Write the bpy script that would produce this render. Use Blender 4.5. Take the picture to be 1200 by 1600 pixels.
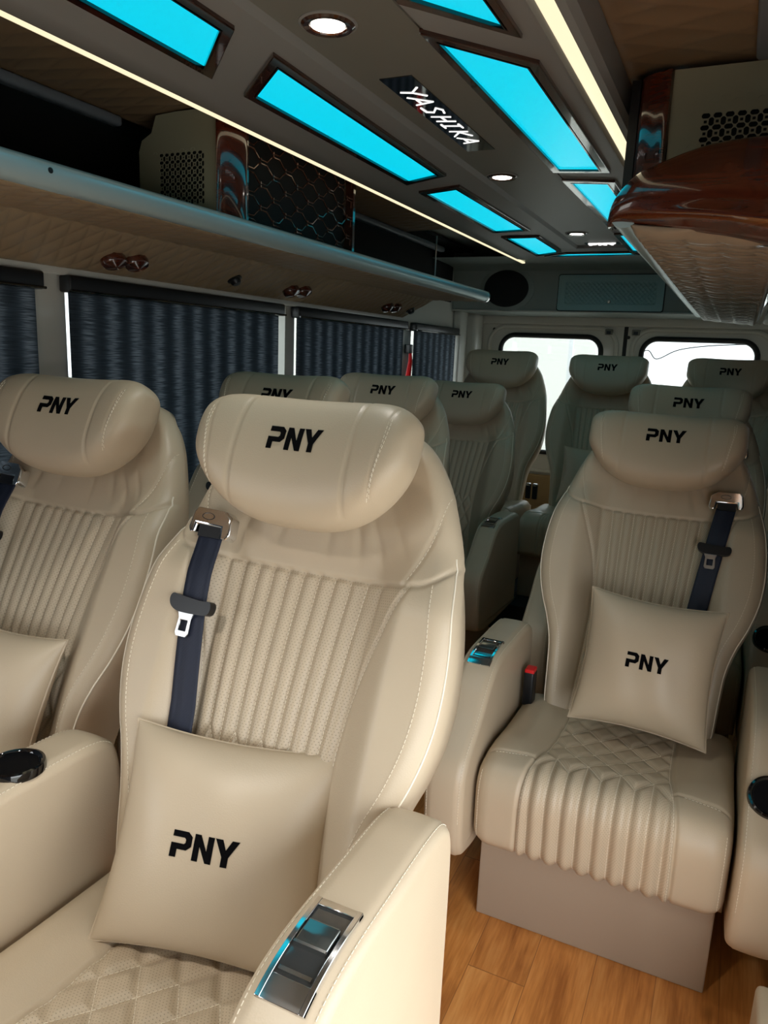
import bpy, bmesh, math, random
import numpy as np
from mathutils import Vector, Matrix
from mathutils.bvhtree import BVHTree
from mathutils.geometry import tessellate_polygon
PI = math.pi
random.seed(7)
SC = bpy.context.scene
COL = SC.collection
for o in list(bpy.data.objects): bpy.data.objects.remove(o)

# ------------------------------------------------------------------ camera
def unit(v): v = np.array(v, float); return v/np.linalg.norm(v)
F = 1159.0
aY = unit((558, -226, F)); aX = unit((2553, 357, -F)); aX = unit(aX-aY*(aX@aY)); aZ = unit(np.cross(aX, aY))
if aZ[1] > 0: aZ = -aZ
RW = np.stack([aX, aY, aZ])                       # world from (right, down, forward)
cam_d = bpy.data.cameras.new('camera'); cam = bpy.data.objects.new('camera', cam_d); COL.objects.link(cam)
r_ = RW@np.array([1, 0, 0]); u_ = RW@np.array([0, -1, 0]); b_ = RW@np.array([0, 0, -1])
cam.matrix_world = Matrix(((r_[0], u_[0], b_[0], 0), (r_[1], u_[1], b_[1], 0), (r_[2], u_[2], b_[2], 1.30), (0, 0, 0, 1)))
cam_d.sensor_fit = 'VERTICAL'; cam_d.sensor_height = 36; cam_d.lens = F/1600*36; cam_d.clip_start = .02; cam_d.clip_end = 200
SC.camera = cam

# ------------------------------------------------------------------ light
SC.view_settings.view_transform = 'Standard'; SC.view_settings.look = 'None'
SC.view_settings.gamma = 1; SC.view_settings.use_curve_mapping = False
SC.view_settings.exposure = 0.0
W = bpy.data.worlds.new('overcast'); SC.world = W; W.use_nodes = True
bgn = W.node_tree.nodes['Background']; bgn.inputs[0].default_value = (.93, .97, 1, 1); bgn.inputs[1].default_value = 5.6

def area(name, loc, target, sx, sy, power, color, portal=False):
    l = bpy.data.lights.new(name, 'AREA'); l.shape = 'RECTANGLE'; l.size = sx; l.size_y = sy; l.energy = power; l.color = color
    if portal: l.cycles.is_portal = True
    o = bpy.data.objects.new(name, l); COL.objects.link(o); o.location = loc
    o.rotation_euler = (Vector(target)-Vector(loc)).to_track_quat('-Z', 'Y').to_euler()
    return o
XL, XR, YF, YB = -1.58, .26, -1.05, 4.55
area('doorway_daylight_portal', (XR+.02, .02, .62), (-2, .02, .62), 2.14, 1.18, 1, (1, 1, 1), True)
area('rear_glass_portal_left', (-1.05, 4.62, 1.1), (-1.05, 0, 1.1), .62, .75, 1, (1, 1, 1), True)
area('rear_glass_portal_right', (-.23, 4.62, 1.1), (-.23, 0, 1.1), .62, .75, 1, (1, 1, 1), True)

# ------------------------------------------------------------------ materials
def srgb(r, g, b):
    f = lambda c: (c/255/12.92) if c/255 <= .04045 else ((c/255+.055)/1.055)**2.4
    return (f(r), f(g), f(b), 1)
class NT:
    def __init__(s, name):
        s.m = bpy.data.materials.new(name); s.m.use_nodes = True; s.t = s.m.node_tree; s.b = s.t.nodes['Principled BSDF']; s.out = s.t.nodes['Material Output']
    def n(s, typ, **kw):
        x = s.t.nodes.new(typ)
        for k, v in kw.items(): setattr(x, k, v)
        return x
    def l(s, a, b): s.t.links.new(a, b)
    def math(s, op, a, b=None, c=None):
        x = s.n('ShaderNodeMath', operation=op)
        for i, v in enumerate((a, b, c)):
            if v is None: continue
            if isinstance(v, (int, float)): x.inputs[i].default_value = v
            else: s.l(v, x.inputs[i])
        return x.outputs[0]
    def ramp(s, fac, stops):
        x = s.n('ShaderNodeValToRGB'); e = x.color_ramp.elements
        e[0].position, e[0].color = stops[0]; e[1].position, e[1].color = stops[-1]
        for p, c in stops[1:-1]: q = e.new(p); q.color = c
        s.l(fac, x.inputs[0]); return x.outputs[0]
    def set(s, **kw):
        for k, v in kw.items(): s.b.inputs[k.replace('_', ' ')].default_value = v
        return s
def simple(name, col, rough=.5, metal=0, coat=0, bump=0, bscale=300, spec=.5):
    t = NT(name); t.set(Base_Color=col, Roughness=rough, Metallic=metal); t.b.inputs['Coat Weight'].default_value = coat
    t.b.inputs['Coat Roughness'].default_value = .05; t.b.inputs['Specular IOR Level'].default_value = spec
    if bump:
        tc = t.n('ShaderNodeTexCoord'); nz = t.n('ShaderNodeTexNoise'); nz.inputs['Scale'].default_value = bscale; nz.inputs['Detail'].default_value = 3
        t.l(tc.outputs['Object'], nz.inputs['Vector']); bp = t.n('ShaderNodeBump'); bp.inputs['Strength'].default_value = bump; bp.inputs['Distance'].default_value = .001
        t.l(nz.outputs[0], bp.inputs['Height']); t.l(bp.outputs[0], t.b.inputs['Normal'])
    return t.m
def emit(name, col, s):
    t = NT(name); t.set(Base_Color=(.02, .02, .02, 1), Roughness=.3); t.b.inputs['Emission Color'].default_value = col; t.b.inputs['Emission Strength'].default_value = s
    return t.m
LEATHER = srgb(198, 180, 154)
def leather(name, perf=False, col=LEATHER):
    t = NT(name); t.set(Roughness=.42); t.b.inputs['Specular IOR Level'].default_value = .5
    tc = t.n('ShaderNodeTexCoord'); v = t.n('ShaderNodeTexVoronoi'); v.inputs['Scale'].default_value = 420; t.l(tc.outputs['Object'], v.inputs['Vector'])
    n2 = t.n('ShaderNodeTexNoise'); n2.inputs['Scale'].default_value = 6; t.l(tc.outputs['Object'], n2.inputs['Vector'])
    c1 = tuple(x*.94 for x in col[:3])+(1,); base = t.ramp(n2.outputs[0], [(.3, c1), (.7, col)])
    h = v.outputs['Distance']
    if perf:
        uv = t.n('ShaderNodeUVMap'); sp = t.n('ShaderNodeSeparateXYZ'); t.l(uv.outputs[0], sp.inputs[0])
        row = t.math('FLOOR', t.math('DIVIDE', sp.outputs[1], .0042))
        xs = t.math('ADD', sp.outputs[0], t.math('MULTIPLY', t.math('MODULO', row, 2), .0026))
        fx = t.math('SUBTRACT', t.math('FRACT', t.math('DIVIDE', xs, .0052)), .5)
        fy = t.math('SUBTRACT', t.math('FRACT', t.math('DIVIDE', sp.outputs[1], .0042)), .5)
        d = t.math('SQRT', t.math('ADD', t.math('MULTIPLY', fx, fx), t.math('MULTIPLY', fy, fy)))
        hole = t.math('LESS_THAN', d, .17)
        mx = t.n('ShaderNodeMixRGB'); t.l(hole, mx.inputs[0]); t.l(base, mx.inputs[1]); mx.inputs[2].default_value = tuple(x*.58 for x in col[:3])+(1,)
        base = mx.outputs[0]
    t.l(base, t.b.inputs['Base Color'])
    bp = t.n('ShaderNodeBump'); bp.inputs['Strength'].default_value = .18; bp.inputs['Distance'].default_value = .0006; t.l(h, bp.inputs['Height']); t.l(bp.outputs[0], t.b.inputs['Normal'])
    return t.m
M_LEA = leather('beige_leather'); M_PERF = leather('perforated_leather', True)
M_VINYL = simple('taupe_vinyl', srgb(168, 150, 130), .5, bump=.1)
M_THREAD = simple('cream_thread', srgb(236, 226, 206), .7)
M_EMB = simple('black_embroidery', srgb(5, 5, 7), .9, bump=.5, bscale=900, spec=.1)
def belt_mat():
    t = NT('navy_webbing'); t.set(Roughness=.55, Base_Color=srgb(26, 33, 52)); tc = t.n('ShaderNodeTexCoord'); w = t.n('ShaderNodeTexWave', bands_direction='Z'); w.inputs['Scale'].default_value = 260
    t.l(tc.outputs['Object'], w.inputs['Vector']); bp = t.n('ShaderNodeBump'); bp.inputs['Strength'].default_value = .3; bp.inputs['Distance'].default_value = .0004
    t.l(w.outputs[0], bp.inputs['Height']); t.l(bp.outputs[0], t.b.inputs['Normal']); return t.m
M_BELT = belt_mat()
M_BLACK = simple('black_plastic', srgb(17, 18, 22), .35)
M_GLOSSBLACK = simple('gloss_black', srgb(8, 9, 12), .06, coat=.6)
M_CHROME = simple('chrome', (.82, .84, .86, 1), .08, 1)
M_WELL = simple('matt_black', (.002, .002, .003, 1), .5, spec=.15)
M_STEEL = simple('steel', (.6, .6, .6, 1), .28, 1)
M_RED = simple('red_plastic', srgb(225, 20, 25), .35)
M_SMOKE = simple('smoked_glass', srgb(52, 54, 54), .05, coat=1)
M_BODY = simple('off_white_body_paint', srgb(196, 194, 186), .38, coat=.2)
M_LINER = simple('grey_headliner_plastic', srgb(136, 135, 132), .42)
M_LINER2 = simple('dark_headliner_plastic', srgb(118, 115, 106), .4)
M_ACBEIGE = simple('khaki_plastic', srgb(150, 146, 122), .42)
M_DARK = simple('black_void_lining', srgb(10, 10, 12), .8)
M_RAIL = simple('pale_blue_grey_rail', srgb(176, 196, 200), .3, metal=.35)
M_GREYTUBE = simple('grey_tube', srgb(112, 118, 126), .4)
M_LIGHTBLOCK = simple('charcoal_light_block', srgb(52, 52, 54), .7)  # dark tone so the unseen front wall and door header bounce less light
M_RUBBER = simple('rubber', srgb(16, 16, 17), .6)
M_HEADER = simple('grey_rear_header', srgb(140, 150, 146), .45)
M_CYAN = emit('cyan_diffuser', (0.0, .66, .86, 1), 1.0)
M_WARM = emit('warm_led', (1, .88, .58, 1), 1.1)
M_WHITE = emit('lamp_lens', (1, .93, .82, 1), 7)
M_LETTER = emit('lit_letters', (1, .98, .95, 1), 1.4)
def wood(name, c1, c2, scale=1, rough=.14):
    t = NT(name); tc = t.n('ShaderNodeTexCoord'); mp = t.n('ShaderNodeMapping'); mp.inputs['Scale'].default_value = (3.5*scale, 2.5*scale, 20*scale); t.l(tc.outputs['Object'], mp.inputs[0])
    n = t.n('ShaderNodeTexNoise'); n.inputs['Scale'].default_value = 1.6; n.inputs['Detail'].default_value = 6; n.inputs['Distortion'].default_value = 1.4; t.l(mp.outputs[0], n.inputs['Vector'])
    t.l(t.ramp(n.outputs[0], [(.34, c1), (.52, c2), (.7, tuple(x*.6 for x in c1[:3])+(1,))]), t.b.inputs['Base Color'])
    t.set(Roughness=rough); t.b.inputs['Coat Weight'].default_value = 1; t.b.inputs['Coat Roughness'].default_value = .03; return t.m
M_WOOD = wood('polished_mahogany', srgb(52, 20, 11), srgb(84, 35, 19))
M_WOODD = wood('dark_mahogany', srgb(40, 18, 12), srgb(70, 36, 22))
def floor_mat():
    t = NT('oak_plank_floor'); tc = t.n('ShaderNodeTexCoord'); sp = t.n('ShaderNodeSeparateXYZ'); t.l(tc.outputs['Object'], sp.inputs[0])
    cx = t.math('DIVIDE', t.math('ADD', sp.outputs[0], 5), .125); ix = t.math('FLOOR', cx)
    off = t.math('MULTIPLY', t.math('FRACT', t.math('MULTIPLY', ix, .377)), .9)
    cy = t.math('DIVIDE', t.math('ADD', t.math('ADD', sp.outputs[1], off), 5), .9); iy = t.math('FLOOR', cy)
    cid = t.math('ADD', t.math('MULTIPLY', ix, 7.31), t.math('MULTIPLY', iy, 3.17))
    cb = t.n('ShaderNodeCombineXYZ'); t.l(t.math('MULTIPLY', sp.outputs[0], 14), cb.inputs[0]); t.l(t.math('MULTIPLY', sp.outputs[1], 2.2), cb.inputs[1]); t.l(cid, cb.inputs[2])
    n = t.n('ShaderNodeTexNoise'); n.inputs['Scale'].default_value = 1.3; n.inputs['Detail'].default_value = 7; n.inputs['Distortion'].default_value = .8; t.l(cb.outputs[0], n.inputs['Vector'])
    cb2 = t.n('ShaderNodeCombineXYZ'); t.l(t.math('MULTIPLY', sp.outputs[0], 90), cb2.inputs[0]); t.l(t.math('MULTIPLY', sp.outputs[1], 6), cb2.inputs[1]); t.l(cid, cb2.inputs[2])
    n2 = t.n('ShaderNodeTexNoise'); n2.inputs['Scale'].default_value = 2; n2.inputs['Detail'].default_value = 4; t.l(cb2.outputs[0], n2.inputs['Vector'])
    f = t.math('ADD', t.math('MULTIPLY', n.outputs[0], .7), t.math('MULTIPLY', n2.outputs[0], .3))
    col = t.ramp(f, [(.33, srgb(160, 96, 42)), (.5, srgb(202, 132, 66)), (.66, srgb(222, 158, 90))])
    wn = t.n('ShaderNodeTexWhiteNoise', noise_dimensions='1D'); t.l(cid, wn.inputs['W'])
    hs = t.n('ShaderNodeHueSaturation'); t.l(col, hs.inputs['Color']); t.l(t.math('ADD', t.math('MULTIPLY', wn.outputs[0], .22), .9), hs.inputs['Value'])
    fx = t.math('FRACT', cx); fy = t.math('FRACT', cy)
    g = t.math('MAXIMUM', t.math('LESS_THAN', fx, .012), t.math('LESS_THAN', fy, .0022))
    # small knots
    cb3 = t.n('ShaderNodeCombineXYZ'); t.l(t.math('MULTIPLY', sp.outputs[0], 7), cb3.inputs[0]); t.l(t.math('MULTIPLY', sp.outputs[1], 4), cb3.inputs[1])
    vo = t.n('ShaderNodeTexVoronoi'); vo.inputs['Scale'].default_value = 1.0; t.l(cb3.outputs[0], vo.inputs['Vector'])
    kn = t.ramp(vo.outputs['Distance'], [(.0, (.45, .45, .45, 1)), (.13, (1, 1, 1, 1)), (1, (1, 1, 1, 1))])
    mk = t.n('ShaderNodeMixRGB', blend_type='MULTIPLY'); mk.inputs[0].default_value = .8; t.l(hs.outputs[0], mk.inputs[1]); t.l(kn, mk.inputs[2])
    mx = t.n('ShaderNodeMixRGB'); t.l(g, mx.inputs[0]); t.l(mk.outputs[0], mx.inputs[1]); mx.inputs[2].default_value = srgb(150, 96, 50)
    t.l(mx.outputs[0], t.b.inputs['Base Color']); t.set(Roughness=.38); return t.m
M_FLOOR = floor_mat()
def quilt_mat(name, c): return simple(name, c, .5, bump=.15, bscale=250)
M_QUILT = quilt_mat('tan_quilted_leatherette', srgb(146, 126, 100))
M_QUILTG = simple('glossy_pleated_leatherette', srgb(150, 132, 112), .28)
M_QUILTD = quilt_mat('brown_quilted_leatherette', srgb(132, 108, 82))
def blind_mat():
    t = NT('slate_blue_blind_fabric'); tc = t.n('ShaderNodeTexCoord'); sp = t.n('ShaderNodeSeparateXYZ'); t.l(tc.outputs['Object'], sp.inputs[0])
    cb = t.n('ShaderNodeCombineXYZ'); t.l(t.math('MULTIPLY', sp.outputs[1], 18), cb.inputs[1]); t.l(t.math('MULTIPLY', sp.outputs[2], 420), cb.inputs[2])
    n = t.n('ShaderNodeTexNoise'); n.inputs['Scale'].default_value = 1; n.inputs['Detail'].default_value = 2; t.l(cb.outputs[0], n.inputs['Vector'])
    # upright bands of daylight through the folds, painted as paler fabric colour
    w = t.math('MULTIPLY', t.math('ADD', t.math('SINE', t.math('MULTIPLY', sp.outputs[1], 2*PI/.088)), 1), .5)
    f = t.math('MULTIPLY', n.outputs[0], t.math('ADD', .55, t.math('MULTIPLY', w, .62)))
    col = t.ramp(f, [(.20, srgb(26, 32, 38)), (.42, srgb(46, 55, 64)), (.75, srgb(108, 116, 126))])
    t.l(col, t.b.inputs['Base Color']); t.set(Roughness=.85)
    tr = t.n('ShaderNodeBsdfTranslucent'); t.l(col, tr.inputs[0])
    ms = t.n('ShaderNodeMixShader'); ms.inputs[0].default_value = .2; t.l(t.b.outputs[0], ms.inputs[1]); t.l(tr.outputs[0], ms.inputs[2]); t.l(ms.outputs[0], t.out.inputs[0])
    return t.m
M_BLIND = blind_mat()
def glass_mat():
    t = NT('window_glass'); gl = t.n('ShaderNodeBsdfGlossy'); gl.inputs['Roughness'].default_value = .02; tr = t.n('ShaderNodeBsdfTransparent'); tr.inputs[0].default_value = (.62, .65, .65, 1)
    ms = t.n('ShaderNodeMixShader'); ms.inputs[0].default_value = .06; t.l(tr.outputs[0], ms.inputs[1]); t.l(gl.outputs[0], ms.inputs[2]); t.l(ms.outputs[0], t.out.inputs[0]); return t.m
M_GLASS = glass_mat()
M_PLASTER = simple('pale_plaster', srgb(225, 222, 214), .8, bump=.5, bscale=8)
M_ASPH = simple('concrete_ground', srgb(170, 168, 160), .9, bump=.5, bscale=20)

# ------------------------------------------------------------------ mesh helpers
class MB:
    def __init__(s): s.v = []; s.f = []; s.mi = []; s.uv = None
    def add(s, vs, fs, mi=0):
        k = len(s.v); s.v += [tuple(map(float, p)) for p in vs]; s.f += [tuple(k+i for i in f) for f in fs]; s.mi += [mi]*len(fs); return s
    def box(s, x0, y0, z0, x1, y1, z1, mi=0, bev=0):
        if bev <= 0:
            vs = [(x, y, z) for x in (x0, x1) for y in (y0, y1) for z in (z0, z1)]
            return s.add(vs, [(0, 1, 3, 2), (4, 6, 7, 5), (0, 4, 5, 1), (2, 3, 7, 6), (0, 2, 6, 4), (1, 5, 7, 3)], mi)
        bm = bmesh.new(); bmesh.ops.create_cube(bm, size=1)
        for v in bm.verts: v.co = Vector(((x0+x1)/2+v.co.x*(x1-x0), (y0+y1)/2+v.co.y*(y1-y0), (z0+z1)/2+v.co.z*(z1-z0)))
        bmesh.ops.bevel(bm, geom=bm.edges[:], offset=bev, segments=3, affect='EDGES', profile=.5)
        return s.bm(bm, mi)
    def bm(s, bm, mi=0, M=None):
        bm.verts.ensure_lookup_table(); bm.verts.index_update()
        s.add([(M@v.co if M else v.co) for v in bm.verts], [[v.index for v in f.verts] for f in bm.faces], mi); bm.free(); return s
    def tube(s, pts, r, n=8, mi=0, closed=False, flat=1.0):
        pts = [Vector(p) for p in pts]; m = len(pts); rings = []
        up = None
        for i, p in enumerate(pts):
            a = pts[(i-1) % m] if (closed or i > 0) else p; b = pts[(i+1) % m] if (closed or i < m-1) else p
            d = (b-a).normalized()
            if up is None: up = d.orthogonal().normalized()
            up = (up-d*up.dot(d)).normalized(); sd = d.cross(up)
            rr = r[i] if isinstance(r, (list, tuple)) else r
            rings.append([p+up*math.cos(2*PI*k/n)*rr+sd*math.sin(2*PI*k/n)*rr*flat for k in range(n)])
        vs = [q for R in rings for q in R]; fs = []
        for i in range(m if closed else m-1):
            j = (i+1) % m
            for k in range(n): fs.append((i*n+k, i*n+(k+1) % n, j*n+(k+1) % n, j*n+k))
        if not closed: fs += [tuple(range(n))[::-1], tuple((m-1)*n+k for k in range(n))]
        return s.add(vs, fs, mi)
    def lathe(s, prof, n=40, M=None, mi=0):
        vs = []; fs = []
        for (r, z) in prof:
            for k in range(n): vs.append(Vector((r*math.cos(2*PI*k/n), r*math.sin(2*PI*k/n), z)))
        for i in range(len(prof)-1):
            for k in range(n): fs.append((i*n+k, i*n+(k+1) % n, (i+1)*n+(k+1) % n, (i+1)*n+k))
        if prof[0][0] > 1e-6: fs.append(tuple(range(n))[::-1])
        if prof[-1][0] > 1e-6: fs.append(tuple((len(prof)-1)*n+k for k in range(n)))
        if M: vs = [M@v for v in vs]
        return s.add(vs, fs, mi)
    def prism(s, poly, to3, h0, h1, mi=0):
        """2D polygon (may be concave) extruded; to3(x, y, h) gives the 3D point."""
        n = len(poly); tri = tessellate_polygon([[Vector((p[0], p[1], 0)) for p in poly]])
        vs = [to3(p[0], p[1], h0) for p in poly]+[to3(p[0], p[1], h1) for p in poly]
        fs = [tuple(t) for t in tri]+[tuple(i+n for i in t[::-1]) for t in tri]+[(i, (i+1) % n, n+(i+1) % n, n+i) for i in range(n)]
        return s.add(vs, fs, mi)
    def build(s, name, mats, parent=None, smooth=True, angle=40):
        me = bpy.data.meshes.new(name); me.from_pydata(s.v, [], s.f)
        for m in (mats if isinstance(mats, (list, tuple)) else [mats]): me.materials.append(m)
        if max(s.mi, default=0) > 0: me.polygons.foreach_set('material_index', s.mi)
        bm = bmesh.new(); bm.from_mesh(me); bmesh.ops.remove_doubles(bm, verts=bm.verts, dist=1e-6); bmesh.ops.recalc_face_normals(bm, faces=bm.faces); bm.to_mesh(me); bm.free()
        if smooth:
            me.polygons.foreach_set('use_smooth', [True]*len(me.polygons))
            try: me.set_sharp_from_angle(angle=math.radians(angle))
            except Exception: pass
        return link(name, me, parent)
def link(name, me, parent=None):
    o = bpy.data.objects.new(name, me); COL.objects.link(o)
    if parent: o.parent = parent
    return o
def tag(o, label=None, cat=None, group=None, kind=None):
    if label: o['label'] = label
    if cat: o['category'] = cat
    if group: o['group'] = group
    if kind: o['kind'] = kind
    return o
def empty(name, loc=(0, 0, 0), rz=0):
    o = bpy.data.objects.new(name, None); o.empty_display_size = .1; COL.objects.link(o); o.location = loc; o.rotation_euler = (0, 0, rz); return o
def kids(o): return [c for c in COL.objects if c.parent == o]
def copy_tree(o, parent=None):
    c = o.copy(); COL.objects.link(c); c.parent = parent
    for ch in kids(o): copy_tree(ch, c)
    return c
def rrect(x0, z0, x1, z1, r, n=8):
    P = []
    for cx, cz, a0 in ((x1-r, z1-r, 0), (x0+r, z1-r, PI/2), (x0+r, z0+r, PI), (x1-r, z0+r, 1.5*PI)):
        for k in range(n+1): a = a0+PI/2*k/n; P.append((cx+r*math.cos(a), cz+r*math.sin(a)))
    return P
def plate_holes(m, outer, holes, to3, h0, h1, mi=0):
    loops = [outer]+holes; flat = [p for L in loops for p in L]
    tri = tessellate_polygon([[Vector((p[0], p[1], 0)) for p in L] for L in loops]); n = len(flat)
    vs = [to3(p[0], p[1], h0) for p in flat]+[to3(p[0], p[1], h1) for p in flat]
    fs = [tuple(t) for t in tri]+[tuple(i+n for i in t[::-1]) for t in tri]; b = 0
    for L in loops:
        q = len(L); fs += [(b+i, b+(i+1) % q, n+b+(i+1) % q, n+b+i) for i in range(q)]; b += q
    m.add(vs, fs, mi)
def sstep(x, a, b): t = np.clip((x-a)/(b-a), 0, 1); return t*t*(3-2*t)
def segdist(P, segs):
    P = np.asarray(P); best = np.full(len(P), 9.0)
    for (ax, ay, bx, by) in segs:
        dx, dy = bx-ax, by-ay; L = dx*dx+dy*dy+1e-12
        m = (P[:, 0] > min(ax, bx)-.03) & (P[:, 0] < max(ax, bx)+.03) & (P[:, 1] > min(ay, by)-.03) & (P[:, 1] < max(ay, by)+.03)
        if not m.any(): continue
        q = P[m]; t = np.clip(((q[:, 0]-ax)*dx+(q[:, 1]-ay)*dy)/L, 0, 1)
        best[m] = np.minimum(best[m], np.hypot(q[:, 0]-ax-t*dx, q[:, 1]-ay-t*dy))
    return best
def segs_of(lines): return [(*a, *b) for L in lines for a, b in zip(L[:-1], L[1:])]
def catmull(P, n=8, closed=False):
    P = [np.array(p, float) for p in P]; out = []; m = len(P)
    for i in range(m if closed else m-1):
        g = lambda k: P[k % m] if closed else P[min(max(k, 0), m-1)]
        p0, p1, p2, p3 = g(i-1), g(i), g(i+1), g(i+2)
        for k in range(n):
            t = k/n; out.append(tuple(.5*((2*p1)+(-p0+p2)*t+(2*p0-5*p1+4*p2-p3)*t*t+(-p0+3*p1-3*p2+p3)*t**3)))
    if not closed: out.append(tuple(P[-1]))
    return out
def gridmesh(name, V, mats, parent=None, uv=None, mi=None, wrap=False):
    """V: (rows, cols, 3) array."""
    R, Cn, _ = V.shape; me = bpy.data.meshes.new(name)
    idx = np.arange(R*Cn).reshape(R, Cn)
    if wrap: nx = np.roll(idx, -1, axis=1)
    else: nx = idx[:, 1:]; 
    a = idx if wrap else idx[:, :-1]
    F4 = np.stack([a[:-1], nx[:-1], nx[1:], a[1:]], -1).reshape(-1, 4)
    me.from_pydata(V.reshape(-1, 3).tolist(), [], F4.tolist())
    for m in (mats if isinstance(mats, (list, tuple)) else [mats]): me.materials.append(m)
    if mi is not None: me.polygons.foreach_set('material_index', np.asarray(mi, int).ravel())
    if uv is not None:
        lay = me.uv_layers.new(name='UVMap'); L = np.empty(len(me.loops), int); me.loops.foreach_get('vertex_index', L)
        lay.data.foreach_set('uv', uv.reshape(-1, 2)[L].astype(float).ravel())
    me.polygons.foreach_set('use_smooth', [True]*len(me.polygons))
    bm = bmesh.new(); bm.from_mesh(me)
    if wrap:
        for e0 in (0, R-1):
            bm.verts.ensure_lookup_table(); 
            ring = [bm.verts[int(i)] for i in idx[e0]]
            try:
                f = bm.faces.new(ring if e0 == 0 else ring[::-1]); f.smooth = True
            except Exception: pass
    bmesh.ops.recalc_face_normals(bm, faces=bm.faces); bm.to_mesh(me); bm.free()
    return link(name, me, parent)

# letters of the embroidery (unit height)
LET_P = [(.02, 1), (.62, 1), (.8, .84), (.8, .48), (.62, .31), (.25, .31), (.25, 0), (0, 0), (0, .53), (.5, .53), (.56, .59), (.56, .71), (.5, .77), (.02, .77)]
LET_N = [(0, 0), (0, 1), (.24, 1), (.55, .42), (.55, 1), (.79, 1), (.79, 0), (.56, 0), (.24, .58), (.24, 0)]
LET_Y = [(-.02, 1), (.26, 1), (.43, .62), (.62, 1), (.9, 1), (.56, .37), (.56, 0), (.31, 0), (.31, .37)]
PNY = [[(x, y) for x, y in LET_P], [(x+.9, y) for x, y in LET_N], [(x+1.76, y) for x, y in LET_Y]]
PNY_W = 2.66
def decal_bm(polys, cell=.08):
    bm = bmesh.new()
    for P in polys:
        tri = tessellate_polygon([[Vector((p[0], p[1], 0)) for p in P]]); vs = [bm.verts.new((p[0], p[1], 0)) for p in P]
        for t in tri:
            try: bm.faces.new([vs[i] for i in t])
            except ValueError: pass
    for _ in range(6):
        es = [e for e in bm.edges if e.calc_length() > cell]
        if not es: break
        bmesh.ops.subdivide_edges(bm, edges=es, cuts=1, use_grid_fill=False); bmesh.ops.triangulate(bm, faces=bm.faces)
    return bm
def embroider(target, parent, polys, to_ray, h, name='embroidery', mat=None, off=.0011):
    """drop the flat letters on the surface of target (both in the same local frame)"""
    bm0 = bmesh.new(); bm0.from_mesh(target.data); tree = BVHTree.FromBMesh(bm0)
    bm = decal_bm([[(x*h, y*h) for x, y in P] for P in polys], h*.16)
    for v in bm.verts:
        o, d = to_ray(v.co.x, v.co.y); hit = tree.ray_cast(o, d)
        if hit[0] is not None: v.co = hit[0]-d*off
        else: v.co = o
    r = bmesh.ops.extrude_face_region(bm, geom=bm.faces[:]); d = to_ray(0, 0)[1]
    for g in r['geom']:
        if isinstance(g, bmesh.types.BMVert): g.co -= d*-.0014
    bm0.free(); m = MB(); m.bm(bm); return m.build(name, mat or M_EMB, parent, smooth=False)
def stitches(target, lines, to_ray, parent, name='stitching', step=.0072, ln=.0048, r=.0006):
    bm0 = bmesh.new(); bm0.from_mesh(target.data); tree = BVHTree.FromBMesh(bm0); m = MB()
    for L in lines:
        P = [np.array(p, float) for p in L]; acc = 0
        for a, b in zip(P[:-1], P[1:]):
            D = np.linalg.norm(b-a)
            if D < 1e-9: continue
            t = (step-acc) if acc > 0 else 0
            while t+ln < D:
                q0 = a+(b-a)*t/D; q1 = a+(b-a)*(t+ln)/D; pts = []
                for q in (q0, q1):
                    o, d = to_ray(*q); h = tree.ray_cast(o, d)
                    if h[0] is not None: pts.append(h[0]-d*.0005)
                if len(pts) == 2 and (pts[1]-pts[0]).length < ln*2.5: m.tube(pts, r, 4)
                t += step
            acc = max(0, D-(t-step)) if t > 0 else D
    bm0.free()
    return tag(m.build(name, M_THREAD, parent, smooth=False), kind='stuff')

# ================================================================== SETTING
def struct(o): o['kind'] = 'structure'; return o
struct(MB().box(XL-.02, YF, -.03, XR+.02, YB+.03, 0).build('floor', M_FLOOR, smooth=False))
# left wall: sill, head, pillars with window openings between
PIL = [(-.10, -.02), (1.325, 1.425), (2.455, 2.52), (3.555, 3.66), (4.30, YB)]
ZS, ZT = .74, 1.452
def side_wall(name, x0, x1, pil, y0, y1):
    m = MB(); m.box(x0, y0, 0, x1, y1, ZS); m.box(x0, y0, ZT, x1, y1, 1.92)
    for a, b in pil: m.box(x0, a, ZS, x1, b, ZT)
    return struct(m.build(name, M_BODY, smooth=False))
wl = side_wall('wall_left', XL-.05, XL, PIL, YF, YB)
side_wall('wall_right', XR, XR+.05, [(1.05, 1.42), (2.43, 2.52), (3.55, 3.66), (4.30, YB)], 1.05, YB)
struct(MB().box(XR, YF, 1.20, XR+.05, 1.06, 1.92, bev=.01).build('trim_light_block', M_LIGHTBLOCK))  # unseen door header, added low to keep daylight off the headrests
gp = [(a[1], b[0]) for a, b in zip(PIL[:-1], PIL[1:])]
for k, (a, b) in enumerate(gp):
    struct(MB().box(XL-.035, a, ZS, XL-.03, b, ZT).build('window_%d' % (k+1), M_GLASS, smooth=False))
for k, (a, b) in enumerate([(1.42, 2.43), (2.52, 3.55), (3.66, 4.30)]):
    struct(MB().box(XR+.03, a, ZS, XR+.035, b, ZT).build('window_%d' % (k+5), M_GLASS, smooth=False))
m = MB(); m.box(XL, YF-.04, 0, XR+.02, YF, 1.9); struct(m.build('wall_front_light_block', M_LIGHTBLOCK, smooth=False))  # unseen closed bulkhead, added to cut frontal light reaching the rear seats
# roof skin and sides of ceiling
struct(MB().box(XL-.05, YF, 1.90, XR+.05, YB+.03, 1.93).build('ceiling', M_BODY, smooth=False))
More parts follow.
